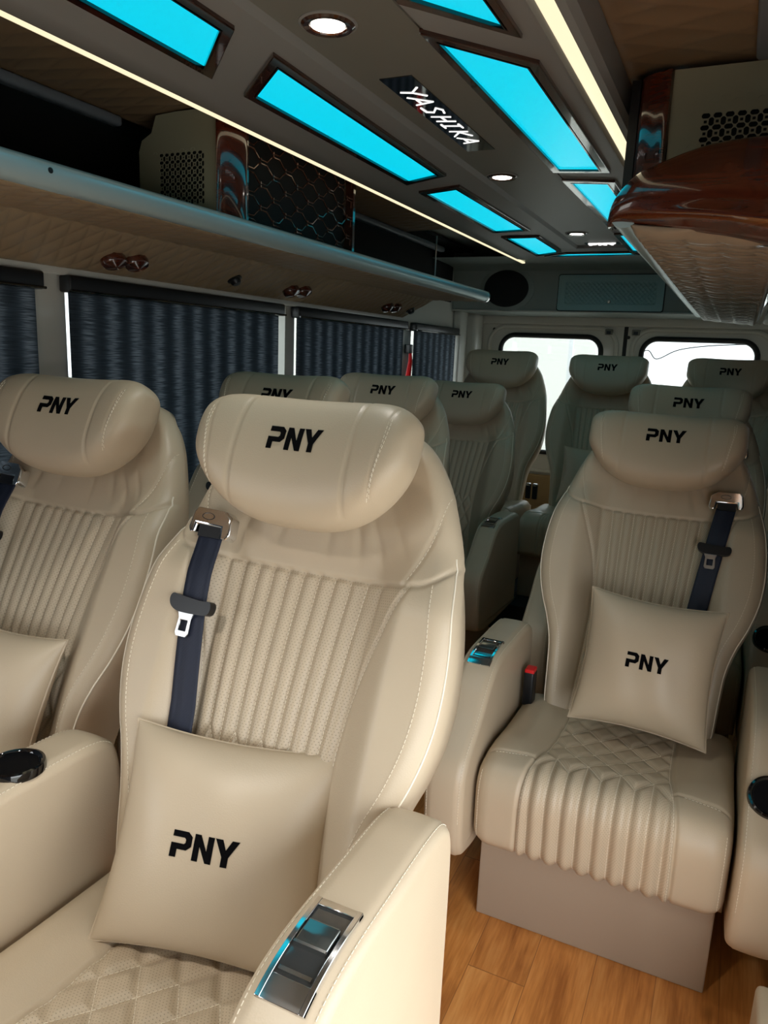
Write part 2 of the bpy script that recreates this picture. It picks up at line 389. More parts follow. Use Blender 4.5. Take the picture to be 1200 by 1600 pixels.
# lowered centre console of the ceiling
CP = [(-1.135, 1.86), (-1.135, 1.803), (-1.126, 1.797), (-1.104, 1.797), (-1.098, 1.790), (-1.07, 1.787), (-1.04, 1.79), (-1.015, 1.80), (-.752, 1.80), (-.742, 1.812), (-.530, 1.812), (-.520, 1.80),
      (-.352, 1.80), (-.342, 1.796), (-.335, 1.802), (-.308, 1.806), (-.304, 1.796), (-.290, 1.796), (-.280, 1.806), (-.276, 1.86)]
def ext_y(name, prof, y0, y1, mat, parent=None, n=2):
    m = MB(); k = len(prof); vs = [(x, y, z) for y in (y0, y1) for x, z in prof]
    m.add(vs, [(i, i+1, k+i+1, k+i) for i in range(k-1)]+[tuple(range(k)), tuple(range(k, 2*k))[::-1]]); return m.build(name, mat, parent, angle=28)
struct(ext_y('ceiling_console', CP, YF+.2, 3.60, M_LINER)); 
CP2 = [(-1.135, 1.86), (-1.135, 1.803), (-1.126, 1.797), (-1.104, 1.797), (-1.098, 1.790), (-1.07, 1.787), (-1.04, 1.79), (-1.015, 1.80), (-.342, 1.80), (-.335, 1.802), (-.308, 1.806), (-.304, 1.796), (-.290, 1.796), (-.280, 1.806), (-.276, 1.86)]
struct(ext_y('ceiling_console_end', CP2, 3.60, 3.86, M_LINER))
# khaki tinted centre strip lies in the recess
m = MB(); P = [(-.738, -.6), (-.534, -.6)]+[(-.636+.102*math.cos(a), 3.48+.102*math.sin(a)) for a in np.linspace(0, PI, 15)]
m.prism(P, lambda x, y, h: (x, y, h), 1.8085, 1.8118); struct(m.build('ceiling_centre_strip', M_LINER2, smooth=False))
# quilted outer ceilings
def quilt(name, p0, du, dv, nu, nv, cu, cv, amp, mat, kind='diamond', curve=None, parent=None):
    """p0 + a*du + b*dv; cells of cu x cv metres; puffs along the normal"""
    du = np.array(du, float); dv = np.array(dv, float); Lu = np.linalg.norm(du); Lv = np.linalg.norm(dv)
    a, b = np.meshgrid(np.linspace(0, 1, nu), np.linspace(0, 1, nv)); nrm = np.cross(du/Lu, dv/Lv)
    U = a*Lu/cu; Vv = b*Lv/cv
    h = np.sqrt(np.abs(np.sin(PI*(U+Vv))*np.sin(PI*(U-Vv))))*amp
    if kind == 'ribs': h = h*.5+amp*.9*np.abs(np.sin(PI*(Vv*2.0+.12*np.sin(U*5))))**.7
    h = h*np.minimum(1, np.minimum(np.minimum(a, 1-a)*Lu, np.minimum(b, 1-b)*Lv)/.012)
    Pt = np.array(p0)+a[..., None]*du+b[..., None]*dv+h[..., None]*nrm
    if curve is not None: Pt = curve(Pt, a, b)
    o = gridmesh(name, Pt, mat, parent); sm = o.modifiers.new('thickness', 'SOLIDIFY'); sm.thickness = .004; sm.offset = 0; return o
struct(quilt('ceiling_quilt_left', (-1.135, YF+.2, 1.852), (-.325, 0, -.012), (0, 4.1, 0), 70, 900, .16, .060, -.0045, M_QUILTD))
struct(quilt('ceiling_quilt_right', (-.276, YF+.2, 1.856), (.30, 0, -.012), (0, 4.1, 0), 70, 700, .19, .090, .0045, M_QUILTD))
# dark luggage bay lining behind the shelves
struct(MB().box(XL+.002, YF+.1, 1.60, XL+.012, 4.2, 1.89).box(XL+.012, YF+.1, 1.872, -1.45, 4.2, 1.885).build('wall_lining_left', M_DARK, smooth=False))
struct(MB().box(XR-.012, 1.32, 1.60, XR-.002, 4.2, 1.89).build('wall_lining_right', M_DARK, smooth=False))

# rear: header and wall with the two door windows
m = MB(); HP = [(3.86, 1.805), (4.0, 1.803), (4.12, 1.800), (4.20, 1.793), (4.24, 1.778), (4.25, 1.755), (4.25, 1.66), (4.25, 1.575), (4.262, 1.560), (4.52, 1.545), (4.54, 1.545)]
vs = [(x, y, z) for x in (XL, XR) for y, z in HP]+[(XL, 4.54, 1.9), (XR, 4.54, 1.9), (XL, 3.86, 1.9), (XR, 3.86, 1.9)]
k = len(HP); m.add(vs, [(i, i+1, k+i+1, k+i) for i in range(k-1)])
struct(m.build('wall_rear_header', M_HEADER))
struct(MB().box(XL, 4.246, 1.556, XR, 4.262, 1.5635).build('trim_1', M_BODY, smooth=False))
XZ = lambda x, z, h: (x, h, z)
wL = rrect(-1.355, .74, -.752, 1.437, .085); wR = rrect(-.525, .74, .072, 1.437, .085)
m = MB(); plate_holes(m, [(XL, 0), (-.633, 0), (-.633, 1.56), (XL, 1.56)], [wL], XZ, YB, YB+.035); struct(m.build('door_1', M_BODY, smooth=False))
m = MB(); plate_holes(m, [(-.61, 0), (XR, 0), (XR, 1.56), (-.61, 1.56)], [wR], XZ, YB, YB+.035); struct(m.build('door_2', M_BODY, smooth=False))
struct(MB().box(-.634, YB+.01, 0, -.609, YB+.03, 1.56).build('trim_2', M_RUBBER, smooth=False))
struct(MB().box(XL, YB-.03, 1.50, XR, YB+.03, 1.56, bev=.01).box(XL, YB+.0, 1.56, XR, YB+.035, 1.9).build('wall_rear', M_BODY))
# raised bead round each door panel and the rubber gasket of its pane
for nm, w, x0, x1 in (('trim_3', wL, -1.43, -.665), ('trim_4', wR, -.578, .15)):
    m = MB(); m.tube([(x, YB-.004, z) for x, z in rrect(x0, .62, x1, 1.488, .11)], .014, 8, closed=True); struct(m.build(nm, M_BODY))
for k, w in ((8, wL), (9, wR)):
    g = struct(MB().tube([(x, YB-.003, z) for x, z in w], .015, 8, closed=True).build('window_%d' % k, M_RUBBER))
    m = MB(); m.prism(w, XZ, YB+.012, YB+.016); struct(m.build('pane', M_GLASS, g, smooth=False))
# corner post and trim at the rear left
struct(MB().box(XL, 4.28, .5, XL+.05, YB, 1.56, bev=.012).box(XL, 4.40, .5, -1.47, YB, 1.56, bev=.03).build('trim_5', M_BODY))
struct(MB().box(XL-.001, 4.262, .72, XL+.012, 4.302, 1.46, bev=.004).build('trim_6', M_RUBBER))
# rear raised step
struct(MB().box(XL, 3.36, 0, XR, YB, .135).build('floor_rear_step', simple('dark_carpet', srgb(40, 38, 36), .95), smooth=False))
# outside
struct(MB().box(-30, -30, -.56, 30, 30, -.5).build('ground', M_ASPH, smooth=False))
m = MB(); m.prism([(-7.5, -.5), (-1.55, -.5), (-1.55, 1.50), (-3.0, 2.0), (-7.5, 2.15)], XZ, 9.0, 9.25)
tag(m.build('plaster_wall', M_PLASTER, smooth=False), 'sunlit pale plaster yard wall with sloping top seen through the left rear window', 'wall')
m = MB()
for x in (-2.75, -1.55): m.box(x-.02, 7.6, -.5, x+.02, 7.64, 1.72)
m.box(-2.75, 7.6, 1.66, -1.55, 7.64, 1.70)
tag(m.build('gate_frame', M_STEEL, smooth=False), 'thin grey metal gate frame standing outside the left rear window', 'gate')
m = MB(); m.tube(catmull([(-2.4, 12, -.5), (-1.45, 12, 1.36), (-1.15, 12, 1.37), (-.8, 12, 1.53), (0, 12, 1.62), (1.5, 12, 1.65)], 10), .008, 6)
tag(m.build('cable', M_BLACK), 'thin dark cable hanging across the view through the right rear window', 'cable')

# ================================================================== SEATS
HWT = [(-.03, .205), (0, .212), (.08, .216), (.15, .222), (.21, .238), (.27, .262), (.33, .278), (.39, .284), (.46, .281), (.53, .270), (.60, .252), (.66, .232), (.72, .205), (.77, .165), (.80, .115), (.815, .03)]
hwc = catmull(HWT, 12); HT = np.array([p[0] for p in hwc]); HW = np.array([p[1] for p in hwc])
def halfw(t): return np.interp(t, HT, HW)
def mirror(L): return [(-x, y) for x, y in L]
PANEL = catmull([(.196, .545), (.168, .47), (.145, .40), (.131, .32), (.127, .22), (.132, .10), (.14, -.02)], 6)
YOKE = catmull([(0, .540), (.10, .542), (.19, .546), (.225, .556), (.252, .585), (.27, .62)], 6)
def flute_lines(top, n, sp, yz, rows, dz, conv=0.0, flip=1):
    """upright grooves which end on a lattice of diamonds below yz"""
    L = []
    for i in range(-n, n+1):
        x = i*sp; z0 = yz-flip*(0 if i % 2 == 0 else dz)
        L.append([(x*(1+conv), top), (x*(1+conv*.5), (top+z0)/2), (x, z0)])
        for j in range(0 if i % 2 == 0 else 1, rows, 2):
            a = (x, yz-flip*j*dz)
            for sg in (-1, 1):
                if abs(i+sg) <= n: L.append([a, (x+sg*sp, yz-flip*(j+1)*dz)])
    return L
BL = flute_lines(.536, 5, .0245, .275, 7, .046, .16)
def make_backrest(parent):
    nt, ns = 250, 210
    ts = np.concatenate([np.linspace(-.03, .76, nt-26, endpoint=False), .76+.055*np.sin(np.linspace(0, PI/2, 26))])
    a = np.linspace(-1, 1, ns); fa = np.sign(a)*np.abs(a)**.92
    back = np.linspace(1, -1, 30)[1:-1]
    T, A = np.meshgrid(ts, fa, indexing='ij'); Wd = halfw(T); S = A*Wd
    # front
    up = sstep(T, .50, .62)
    wing = sstep(np.abs(S), .12, .20)*(.052*(1-up)+.012*up)*sstep(T, -.2, .2)
    belly = .020*np.sin(np.clip(T/.55, 0, 1)*PI)
    D = wing+belly*(1-wing*8).clip(0, 1)
    P2 = np.stack([S.ravel(), T.ravel()], 1)
    pan = segs_of([PANEL, mirror(PANEL)]); yok = segs_of([YOKE, mirror(YOKE)])
    dpan = segdist(P2, pan).reshape(S.shape); dyok = segdist(P2, yok).reshape(S.shape)
    xp = np.interp(T, [p[1] for p in PANEL][::-1], [p[0] for p in PANEL][::-1])
    inside = (np.abs(S) < xp-.002) & (T < .543) & (T > -.02)
    # hold the lattice inside the panel and off the top band
    dfl = segdist(P2, segs_of(BL)).reshape(S.shape)
    edge = np.minimum(np.clip((xp-np.abs(S))/.006, 0, 1), 1)
    D += np.where(inside, (.0068*(1-np.exp(-(dfl/.0055)**2)) - .0055)*edge, 0)
    D -= .005*np.exp(-(dpan/.0038)**2)*(T < .548)+.0060*np.exp(-(dyok/.0034)**2)
    # soft creases under the headrest
    cr = np.zeros_like(S)
    for s0, sl, am in ((-.13, .2, .7), (-.06, .1, .5), (.03, -.05, .8), (.085, -.25, 1.2), (.12, -.45, 1.4), (.165, -.6, .8)):
        cr += am*np.exp(-((S-s0-sl*(T-.60))/.008)**2)
    D -= cr*.0030*np.exp(-((T-.605)/.032)**2)
    shoulder = segdist(P2, segs_of([[(.218, .70), (.214, .64), (.198, .58), (.184, .547)], mirror([(.218, .70), (.214, .64), (.198, .58), (.184, .547)])])).reshape(S.shape)
    D -= .0025*np.exp(-(shoulder/.004)**2)
    a0 = .86; uu = np.clip((np.abs(A)-a0)/(1-a0), 0, 1); D -= .042*(1-np.sqrt(1-(uu*.999)**2))
    tt = np.clip((T-.735)/(.815-.735), 0, 1); D -= .055*(1-np.sqrt(1-(tt*.999)**2))
    Yf = -D
    Vf = np.stack([S, Yf, T], -1)
    Ab = np.abs(back); Tb, B = np.meshgrid(ts, back, indexing='ij'); Sb = B*halfw(Tb)
    th = .105-.035*sstep(Tb, .3, .8)
    Yb = th-.035*(1-np.sqrt(1-(np.clip((np.abs(B)-.7)/.3, 0, 1)*.98)**2))-.04*np.clip((Tb-.74)/.075, 0, 1)**2
    Vb = np.stack([Sb, Yb, Tb], -1)
    V = np.concatenate([Vf, Vb], 1)
    uv = V[..., [0, 2]].copy()
    mi = np.zeros((nt-1, V.shape[1]), int); ins = inside[:-1, :-1] & inside[1:, 1:]; mi[:, :ns-1] = ins
    o = gridmesh('backrest', V, [M_LEA, M_PERF], parent, uv, mi, wrap=True)
    ray = lambda s, t: (Vector((s, -.5, t)), Vector((0, 1, 0)))
    L = [PANEL, mirror(PANEL)]
    outer = [(halfw(t)-.034, t) for t in np.linspace(.02, .56, 50)]; L += [outer, mirror(outer)]
    outer2 = [(halfw(t)-.039, t) for t in np.linspace(.02, .56, 50)]
    sh = catmull([(.217, .70), (.213, .64), (.197, .58), (.187, .553)], 8); L += [sh, mirror(sh)]
    for l in BL: L.append([(x, y) for x, y in l if abs(x) < .122])
    stitches(o, L, ray, o)
    bm0 = bmesh.new(); bm0.from_mesh(o.data); tree = BVHTree.FromBMesh(bm0)
    for sg in (-1, 1):
        for off in (.006,):
            m = MB()
            P = []
            for t in np.linspace(-.01, .60, 70):
                h = tree.ray_cast(Vector((sg*(halfw(t)-off), -.5, t)), Vector((0, 1, 0)))
                if h[0]: P.append(h[0]-Vector((0, .0006, 0)))
            m.tube(P, .0017, 6); m.build('piping', M_THREAD, o)
    bm0.free()
    return o
def make_headrest(parent):
    HS = .199; nsr = 130; npf = 96
    ss = HS*np.sin(np.linspace(-PI/2*.992, PI/2*.992, nsr))*1.0
    V = np.zeros((nsr, npf, 3))
    for i, s in enumerate(ss):
        u = abs(s)/HS; k = (1-u**9)**.5
        tb = .600+.090*u**3; tp = .808-.014*u**6; tc = (tb+tp)/2; ht = (tp-tb)/2*(.55+.45*k); yc = -.060-.026*u**2; th = .062*(.15+.85*k)
        ph = np.linspace(0, 2*PI, npf, endpoint=False)+PI/2; c, q = np.cos(ph), np.sin(ph); n = 2.5
        V[i, :, 0] = s; V[i, :, 1] = yc+th*np.sign(c)*np.abs(c)**(2/n); V[i, :, 2] = tc+ht*np.sign(q)*np.abs(q)**(2/n)+.010*np.sign(c)*np.abs(c)**2
        front = (c < .1)
        for s0, w, am in ((.108, .0024, .0032), (.150, .002, .0016)):
            V[i, :, 1] += np.where(front, am*np.exp(-((abs(s)-s0-(.022*((V[i, :, 2]-.61)/.2)**2 if s0 > .12 else 0))/w)**2), 0)
    o = gridmesh('headrest', V, M_LEA, parent, wrap=True)
    ray = lambda s, t: (Vector((s, -.5, t)), Vector((0, 1, 0)))
    A = catmull([(.150, .645), (.160, .70), (.168, .75), (.165, .78), (.150, .793)], 8)
    C2 = catmull([(.146, .640), (.155, .68), (.163, .73), (.163, .77)], 8)
    stitches(o, [A, mirror(A), mirror(C2), C2], ray, o)
    h = .0368
    embroider(o, o, PNY, lambda x, y: (Vector((x-PNY_W*h/2+.002, -.5, y+.709)), Vector((0, 1, 0))), h)
    return o
# seat cushion
SQ = [(.455, .395), (.38, .398), (.25, .405), (.14, .418), (.08, .424), (.035, .418), (.008, .395), (-.004, .36), (-.004, .30), (.002, .245), (.02, .222)]
def make_cushion(parent):
    top = np.array(catmull(SQ[::-1], 30)); seg = np.hypot(*np.diff(top, axis=0).T); q = np.concatenate([[0], np.cumsum(seg)]); Q = q[-1]
    nq = 260; qs = np.linspace(0, Q, nq); Yq = np.interp(qs, q, top[:, 0]); Zq = np.interp(qs, q, top[:, 1])
    ty, tz = np.gradient(Yq), np.gradient(Zq); ln = np.hypot(ty, tz); nyv, nzv = -tz/ln, ty/ln       # outward
    if nzv[nq*3//4] < 0: nyv, nzv = -nyv, -nzv
    und = [(.47, .38), (.475, .33), (.46, .25), (.43, .218), (.3, .213), (.15, .213), (.05, .215)]
    ns = 190; ss = .262*np.sin(np.linspace(-PI/2, PI/2, ns))*.35+.262*np.linspace(-1, 1, ns)*.65
    lines = [ [(x, 0) for x in ()] ]
    CL = flute_lines(0, 4, .0345, .245, 9, .045, 0, flip=-1)
    side = catmull([(.160, 0), (.158, .15), (.152, .22), (.140, .30), (.132, .40), (.130, .62)], 6)
    cross = [[(.145, .27), (.20, .262), (.262, .258)], [(-.145, .27), (-.20, .262), (-.262, .258)]]
    Qm, S = np.meshgrid(qs, ss); P2 = np.stack([S.ravel(), Qm.ravel()], 1)
    xp = np.interp(Qm, [p[1] for p in side], [p[0] for p in side]); inside = np.abs(S) < xp-.002
    dfl = segdist(P2, segs_of(CL)).reshape(S.shape); dsd = segdist(P2, segs_of([side, mirror(side)])).reshape(S.shape); dcr = segdist(P2, segs_of(cross)).reshape(S.shape)
    e = np.clip((xp-np.abs(S))/.006, 0, 1)
    D = np.where(inside, (.0098*(1-np.exp(-(dfl/.0085)**2))-.006)*e*(1-.45*sstep(Qm, .24, .30)), 0)-.006*np.exp(-(dsd/.0045)**2)-.004*np.exp(-(dcr/.004)**2)
    D += .012*sstep(np.abs(S), .13, .20)*sstep(Qm, .22, .34)                 # side bolsters a little proud
    D += .008*(1-(S/.262)**2)*sstep(Qm, .05, .2)*(1-sstep(Qm, .25, .4))
    uu = np.clip((np.abs(S)-.222)/.040, 0, 1); D -= .034*(1-np.sqrt(1-(uu*.999)**2))
    V = np.zeros((ns, nq+len(und), 3)); V[:, :, 0] = ss[:, None]
    V[:, :nq, 1] = Yq+nyv*D; V[:, :nq, 2] = Zq+nzv*D
    for i, (y, z) in enumerate(und): V[:, nq+i, 1] = y; V[:, nq+i, 2] = z
    uv = np.zeros(V.shape[:2]+(2,)); uv[..., 0] = V[..., 0]; uv[:, :nq, 1] = qs
    mi = np.zeros((ns-1, V.shape[1]), int); mi[:, :nq-1] = inside[:-1, :-1] & inside[1:, 1:]
    o = gridmesh('seat_cushion', V, [M_LEA, M_PERF], parent, uv, mi, wrap=True)
    def ray(s, qv):
        y = np.interp(qv, qs, Yq); z = np.interp(qv, qs, Zq); ny = np.interp(qv, qs, nyv); nz = np.interp(qv, qs, nzv)
        return Vector((s, y+ny*.06, z+nz*.06)), Vector((0, -ny, -nz)).normalized()
    L = [[(x-.004*np.sign(x), y) for x, y in side if y < .6], [(-x+.004, y) for x, y in side if y < .6]]+[[(.165, .262), (.20, .256), (.24, .252)], [(-.165, .262), (-.20, .256), (-.24, .252)]]
    for l in CL: L.append([(x, y) for x, y in l if abs(x) < np.interp(y, [0, .3, .6], [.15, .13, .12]) and y < .56])
    sidel = [(.250, v) for v in np.linspace(.02, .2, 12)]; L += [sidel, mirror(sidel)]
    stitches(o, L, ray, o)
    return o
# armrest
ARM = catmull([(.50, .20), (.30, .198), (.10, .20), (.01, .215), (-.030, .235), (-.046, .30), (-.050, .40), (-.035, .450), (.005, .487), (.055, .527), (.105, .577), (.155, .612), (.22, .627), (.33, .628), (.44, .625), (.485, .612), (.505, .58), (.51, .5), (.51, .35), (.51, .22)], 7, True)
AN = len(ARM)
def inset(P, d):
    P = np.array(P); nx = np.roll(P, -1, 0); pv = np.roll(P, 1, 0); t = nx-pv; t /= np.linalg.norm(t, axis=1)[:, None]
    n = np.stack([t[:, 1], -t[:, 0]], 1); ar = .5*np.sum(P[:, 0]*nx[:, 1]-nx[:, 0]*P[:, 1]); n *= (1 if ar > 0 else -1)
    return P-n*d, n
AW = .046
# arc length along the top run of the arm, measured backwards from its front nose
i0 = min(range(AN), key=lambda i: abs(ARM[i][0]+.046)+abs(ARM[i][1]-.30)); i1 = min(range(AN), key=lambda i: abs(ARM[i][0]-.505)+abs(ARM[i][1]-.58))
ATOP = ARM[i0:i1]; an = inset(ARM, 0)[1][i0:i1]; aq = np.concatenate([[0], np.cumsum(np.hypot(*np.diff(np.array(ATOP), axis=0).T))])
def arm_at(q): return np.array([np.interp(q, aq, [p[k] for p in ATOP]) for k in (0, 1)]), np.array([np.interp(q, aq, an[:, k]) for k in (0, 1)])
def q_of_y(y): return float(np.interp(y, [p[0] for p in ATOP[14:]], aq[14:]))
def make_armrest(parent, kind, side):
    R = .016; xs = []
    for k in range(9): a = PI/2*k/8; xs.append((-AW+R*(1-math.cos(PI/2-a)) if False else -AW+R*(1-math.sin(a)), R*(1-math.cos(a)) if False else R*(1-math.sin(PI/2*k/8)) ))
    ring = []
    for k in range(9):
        a = PI/2*k/8; ring.append((-AW+R*(1-math.sin(a)), R*(1-math.cos(a)) )) if False else ring.append((-AW+R-R*math.cos(a), R-R*math.sin(a)))
    prof = ring+[(x, 0) for x in np.linspace(-AW+R, AW-R, 10)[1:-1]]+[(-x, d) for x, d in ring[::-1]]
    V = np.zeros((len(prof), AN, 3))
    for i, (x, d) in enumerate(prof):
        P, n = inset(ARM, d); V[i, :, 0] = x; V[i, :, 1] = P[:, 0]; V[i, :, 2] = P[:, 1]
        # gentle crown on the top
        if d == 0: V[i, :, 1] += n[:, 0]*.003*(1-(x/AW)**2); V[i, :, 2] += n[:, 1]*.003*(1-(x/AW)**2)
    # each ring is a closed loop of the side view
    o = gridmesh('armrest', V, M_LEA, parent, wrap=True)
    m = MB()
    for sg in (-1, 1):                                   # twin seam on both top edges
        for xo, dd in ((AW-R*.55, .0018), (AW-R*.95, .0003)):
            q = .02
            while q < aq[-1]-.02:
                pts = []
                for qq in (q, q+.0048):
                    p, n = arm_at(qq); pts.append((sg*xo, p[0]+n[0]*(.0006-dd), p[1]+n[1]*(.0006-dd)))
                m.tube(pts, .0006, 4); q += .0072
    tag(m.build('stitching', M_THREAD, o, smooth=False), kind='stuff')
    return o
def make_switch(arm):
    q0, q1 = q_of_y(.150), q_of_y(.268); hw = .0275
    def sweep(m, xa, xb, qa, qb, h0, h1, n=16, mi=0):
        vs = []; fs = []
        for k in range(n+1):
            p, nn = arm_at(qa+(qb-qa)*k/n)
            for x, h in ((xa, h0), (xb, h0), (xb, h1), (xa, h1)): vs.append((x, p[0]+nn[0]*h, p[1]+nn[1]*h))
        for k in range(n):
            for j in range(4): fs.append((k*4+j, k*4+(j+1) % 4, k*4+4+(j+1) % 4, k*4+4+j))
        fs += [(0, 3, 2, 1), (n*4, n*4+1, n*4+2, n*4+3)]; m.add(vs, fs, mi)
    m = MB(); sweep(m, -hw, -hw+.006, q0, q1, -.002, .007); sweep(m, hw-.006, hw, q0, q1, -.002, .007)
    sweep(m, -hw, hw, q0, q0+.024, -.002, .0065); sweep(m, -hw, hw, q1-.010, q1, -.002, .0065)
    sp = m.build('switch_panel', M_CHROME, arm); bv = sp.modifiers.new('bevel', 'BEVEL'); bv.width = .0016; bv.segments = 2; bv.angle_limit = .6
    sp['label'] = 'chrome switch surround'
    m = MB(); sweep(m, -hw+.006, hw-.006, q0+.024, q1-.010, -.001, .0035); m.build('switch_glass', M_SMOKE, arm)
    m = MB(); qm = (q0+q1)/2+.008; sweep(m, -hw+.009, hw-.009, qm-.010, qm+.020, .0035, .0095); k = m.build('rocker_switch', simple_smoke(), arm); bv = k.modifiers.new('bevel', 'BEVEL'); bv.width = .0015; bv.segments = 2
    for qa, qb, hh in ((qm-.0125, qm-.0095, .0105), (q0+.028, q0+.032, .007)):
        m = MB(); sweep(m, -hw+.009, hw-.009, qa, qb, .003, hh); m.build('switch_trim', M_CHROME, arm)
_sm = []
def simple_smoke():
    if not _sm: _sm.append(simple('grey_mirror', srgb(120, 126, 124), .07, .85, coat=.5))
    return _sm[0]
def make_cup(arm, y, mat=None):
    q = q_of_y(y); p, n = arm_at(q); N = Vector((0, n[0], n[1])).normalized(); X = Vector((1, 0, 0)); Y = N.cross(X)
    Mx = Matrix((X, Y, N)).transposed().to_4x4(); Mx.translation = Vector((0, p[0], p[1]))+N*.001
    m = MB(); m.lathe([(.0, .0055), (.028, .0055), (.033, .0062), (.0345, .0090), (.0375, .0105), (.0415, .009), (.043, .004), (.043, -.003)], 48, Mx, 0)
    c = m.build('cup_holder', M_GLOSSBLACK, arm); w = MB(); w.lathe([(0, .0062), (.0325, .0062), (.0325, .0050), (0, .0050)], 40, Mx); w.build('cup_well', M_WELL, arm); c['label'] = 'glossy black cup holder'
    return c
# belt (side = -1 puts it on the -x side)
def make_belt(parent, side, rest):
    bm0 = bmesh.new(); bm0.from_mesh(rest.data); tree = BVHTree.FromBMesh(bm0)
    def surf(s, t):
        h = tree.ray_cast(Vector((s, -.5, t)), Vector((0, 1, 0))); return h[0].y if h[0] else -.03
    sx = lambda t: side*np.interp(t, [0, .3, .575], [.115, .135, .170])
    ts = np.linspace(.02, .572, 70); V = np.zeros((70, 8, 3))
    for i, t in enumerate(ts):
        ys = [surf(sx(t)+o, t) for o in (-.022, -.011, 0, .011, .022)]; y = min(ys)-.004
        for k, o in enumerate(np.linspace(-.0235, .0235, 8)): V[i, k] = (sx(t)+o, y-.0010*math.cos(o*PI/.047*3), t)
    V[:, :, 1] = np.apply_along_axis(lambda c: np.convolve(np.pad(c, 4, 'edge'), np.ones(9)/9, 'valid'), 0, V[:, :, 1])-.003
    b = gridmesh('seat_belt', V, M_BELT, parent); sm = b.modifiers.new('thickness', 'SOLIDIFY'); sm.thickness = .0022; sm.offset = 0
    b['label'] = 'navy seat belt webbing'
    yt = V[-1, 3, 1]; cx = sx(.58)
    # chrome guide: bezel with splayed legs
    out = [(-.036, .018), (-.030, .026), (.030, .024), (.042, .014), (.044, -.016), (.038, -.024), (.026, -.022), (.0245, -.004), (-.0245, -.002), (-.026, -.018), (-.036, -.018), (-.040, -.010)]
    out = [(x, z) for x, z in out] if side < 0 else [(-x, z) for x, z in out][::-1]
    m = MB(); m.prism(out, lambda x, z, h: (cx+x, yt+h, .588+z), -.012, .014); g = m.build('belt_guide', M_CHROME, b, angle=30)
    bv = g.modifiers.new('bevel', 'BEVEL'); bv.width = .0035; bv.segments = 3; g['label'] = 'chrome belt guide'
    m = MB(); m.tube([(cx+.012*math.cos(a)+(-.004), yt-.0125, .600+.0055*math.sin(a)) for a in np.linspace(0, 2*PI, 20, endpoint=False)], .0006, 4, closed=True); m.box(cx-.022, yt-.006, .566, cx+.022, yt+.004, .587); m.build('guide_slot', M_BLACK, b, smooth=False)
    # tongue and its black plastic head
    tz = .452; tx = sx(tz); ty = np.interp(tz, ts, V[:, 3, 1])
    m = MB(); P = catmull([(-.040, .004), (-.036, .014), (-.02, .013), (.02, .010), (.036, .011), (.041, .002), (.036, -.010), (.015, -.013), (-.018, -.013), (-.034, -.007)], 5, True)
    m.prism(P, lambda x, z, h: (tx+x, ty+h, tz+z), -.011, .005); g = m.build('belt_tongue', M_BLACK, b); bv = g.modifiers.new('bevel', 'BEVEL'); bv.width = .002; bv.segments = 2
    m = MB(); o = [(-.017, -.010), (.017, -.010), (.012, -.022), (.013, -.046), (.010, -.051), (-.010, -.051), (-.013, -.046), (-.012, -.022)]
    plate_holes(m, o, [[(-.007, -.025), (.007, -.025), (.007, -.042), (-.007, -.042)]], lambda x, z, h: (tx-.006*1+x, ty+h, tz+z), -.0065, -.0035)
    g = m.build('tongue_plate', M_STEEL, b, angle=30); bv = g.modifiers.new('bevel', 'BEVEL'); bv.width = .0008; g['label'] = 'steel tongue plate'
    bm0.free(); return b
def make_buckle(parent, side):
    x = side*.243
    m = MB(); m.box(x-.014, .375, .400, x+.014, .415, .495, bev=.006); b = m.build('belt_buckle', M_BLACK, parent); b.rotation_euler = (0, 0, 0); b['label'] = 'black buckle with a red button'
    m = MB(); m.box(x-.0125, .377, .485, x+.0125, .413, .502, bev=.003); m.build('release_button', M_RED, b)
    return b

def build_seat(side):
    """side=-1: belt and cup on -x, switch arm on +x (left-hand seats); side=+1 mirrored"""
    root = empty('passenger_seat'); YB0, ZB0 = .43, .412
    m = MB(); m.box(-.252, .065, 0, .252, .50, .235, bev=.004); b = m.build('base', M_VINYL, root); b['label'] = 'taupe vinyl covered plinth'
    make_cushion(root)
    rest = make_backrest(root); rest.location = (0, YB0, ZB0)
    hr = make_headrest(root); hr.location = (0, YB0, ZB0)
    belt = make_belt(root, side, rest); belt.location = (0, YB0, ZB0)
    a1 = make_armrest(root, 'switch', -side); a1.location = (-side*.315, 0, 0); make_switch(a1)
    a2 = make_armrest(root, 'cup', side); a2.location = (side*.315, 0, 0); cup = make_cup(a2, .045 if side > 0 else .34)
    make_buckle(root, -side)
    return root
def set_recline(root, deg, raise_=0.0):
    for c in kids(root):
        if c.name.split('.')[0] in ('backrest', 'headrest', 'seat_belt'): c.rotation_euler = (-math.radians(deg), 0, 0)
def place(root, x, y, z, deg, label, drop=(), arms=True, group='beige leather passenger seats'):
    root.location = (x, y, z); set_recline(root, deg); root.rotation_euler = (0, 0, 0)
    tag(root, label, 'seat', group)
    for c in list(kids(root)):
        if c.name.split('.')[0] == 'armrest':
            sg = -1 if c.location.x < 0 else 1
            if sg in drop:
                for g in kids(c): bpy.data.objects.remove(g)
                bpy.data.objects.remove(c)
        elif c.name.split('.')[0] == 'base' and z > 0:
            c.scale = (1, 1, (.235+z)/.235 if z < .1 else 1); c.location.z = -z if z < .1 else 0
    return root
LS = build_seat(-1); RS = build_seat(1)
A1 = copy_tree(LS); W1 = copy_tree(LS); W2 = copy_tree(LS); W3 = copy_tree(LS); W4 = copy_tree(LS); B1 = copy_tree(LS); B2 = copy_tree(LS)
R2 = copy_tree(RS); B3 = copy_tree(RS)
place(A1, -.592, .345, .04, 23, 'beige leather captain seat with a pillow, second from the left edge in the foreground')
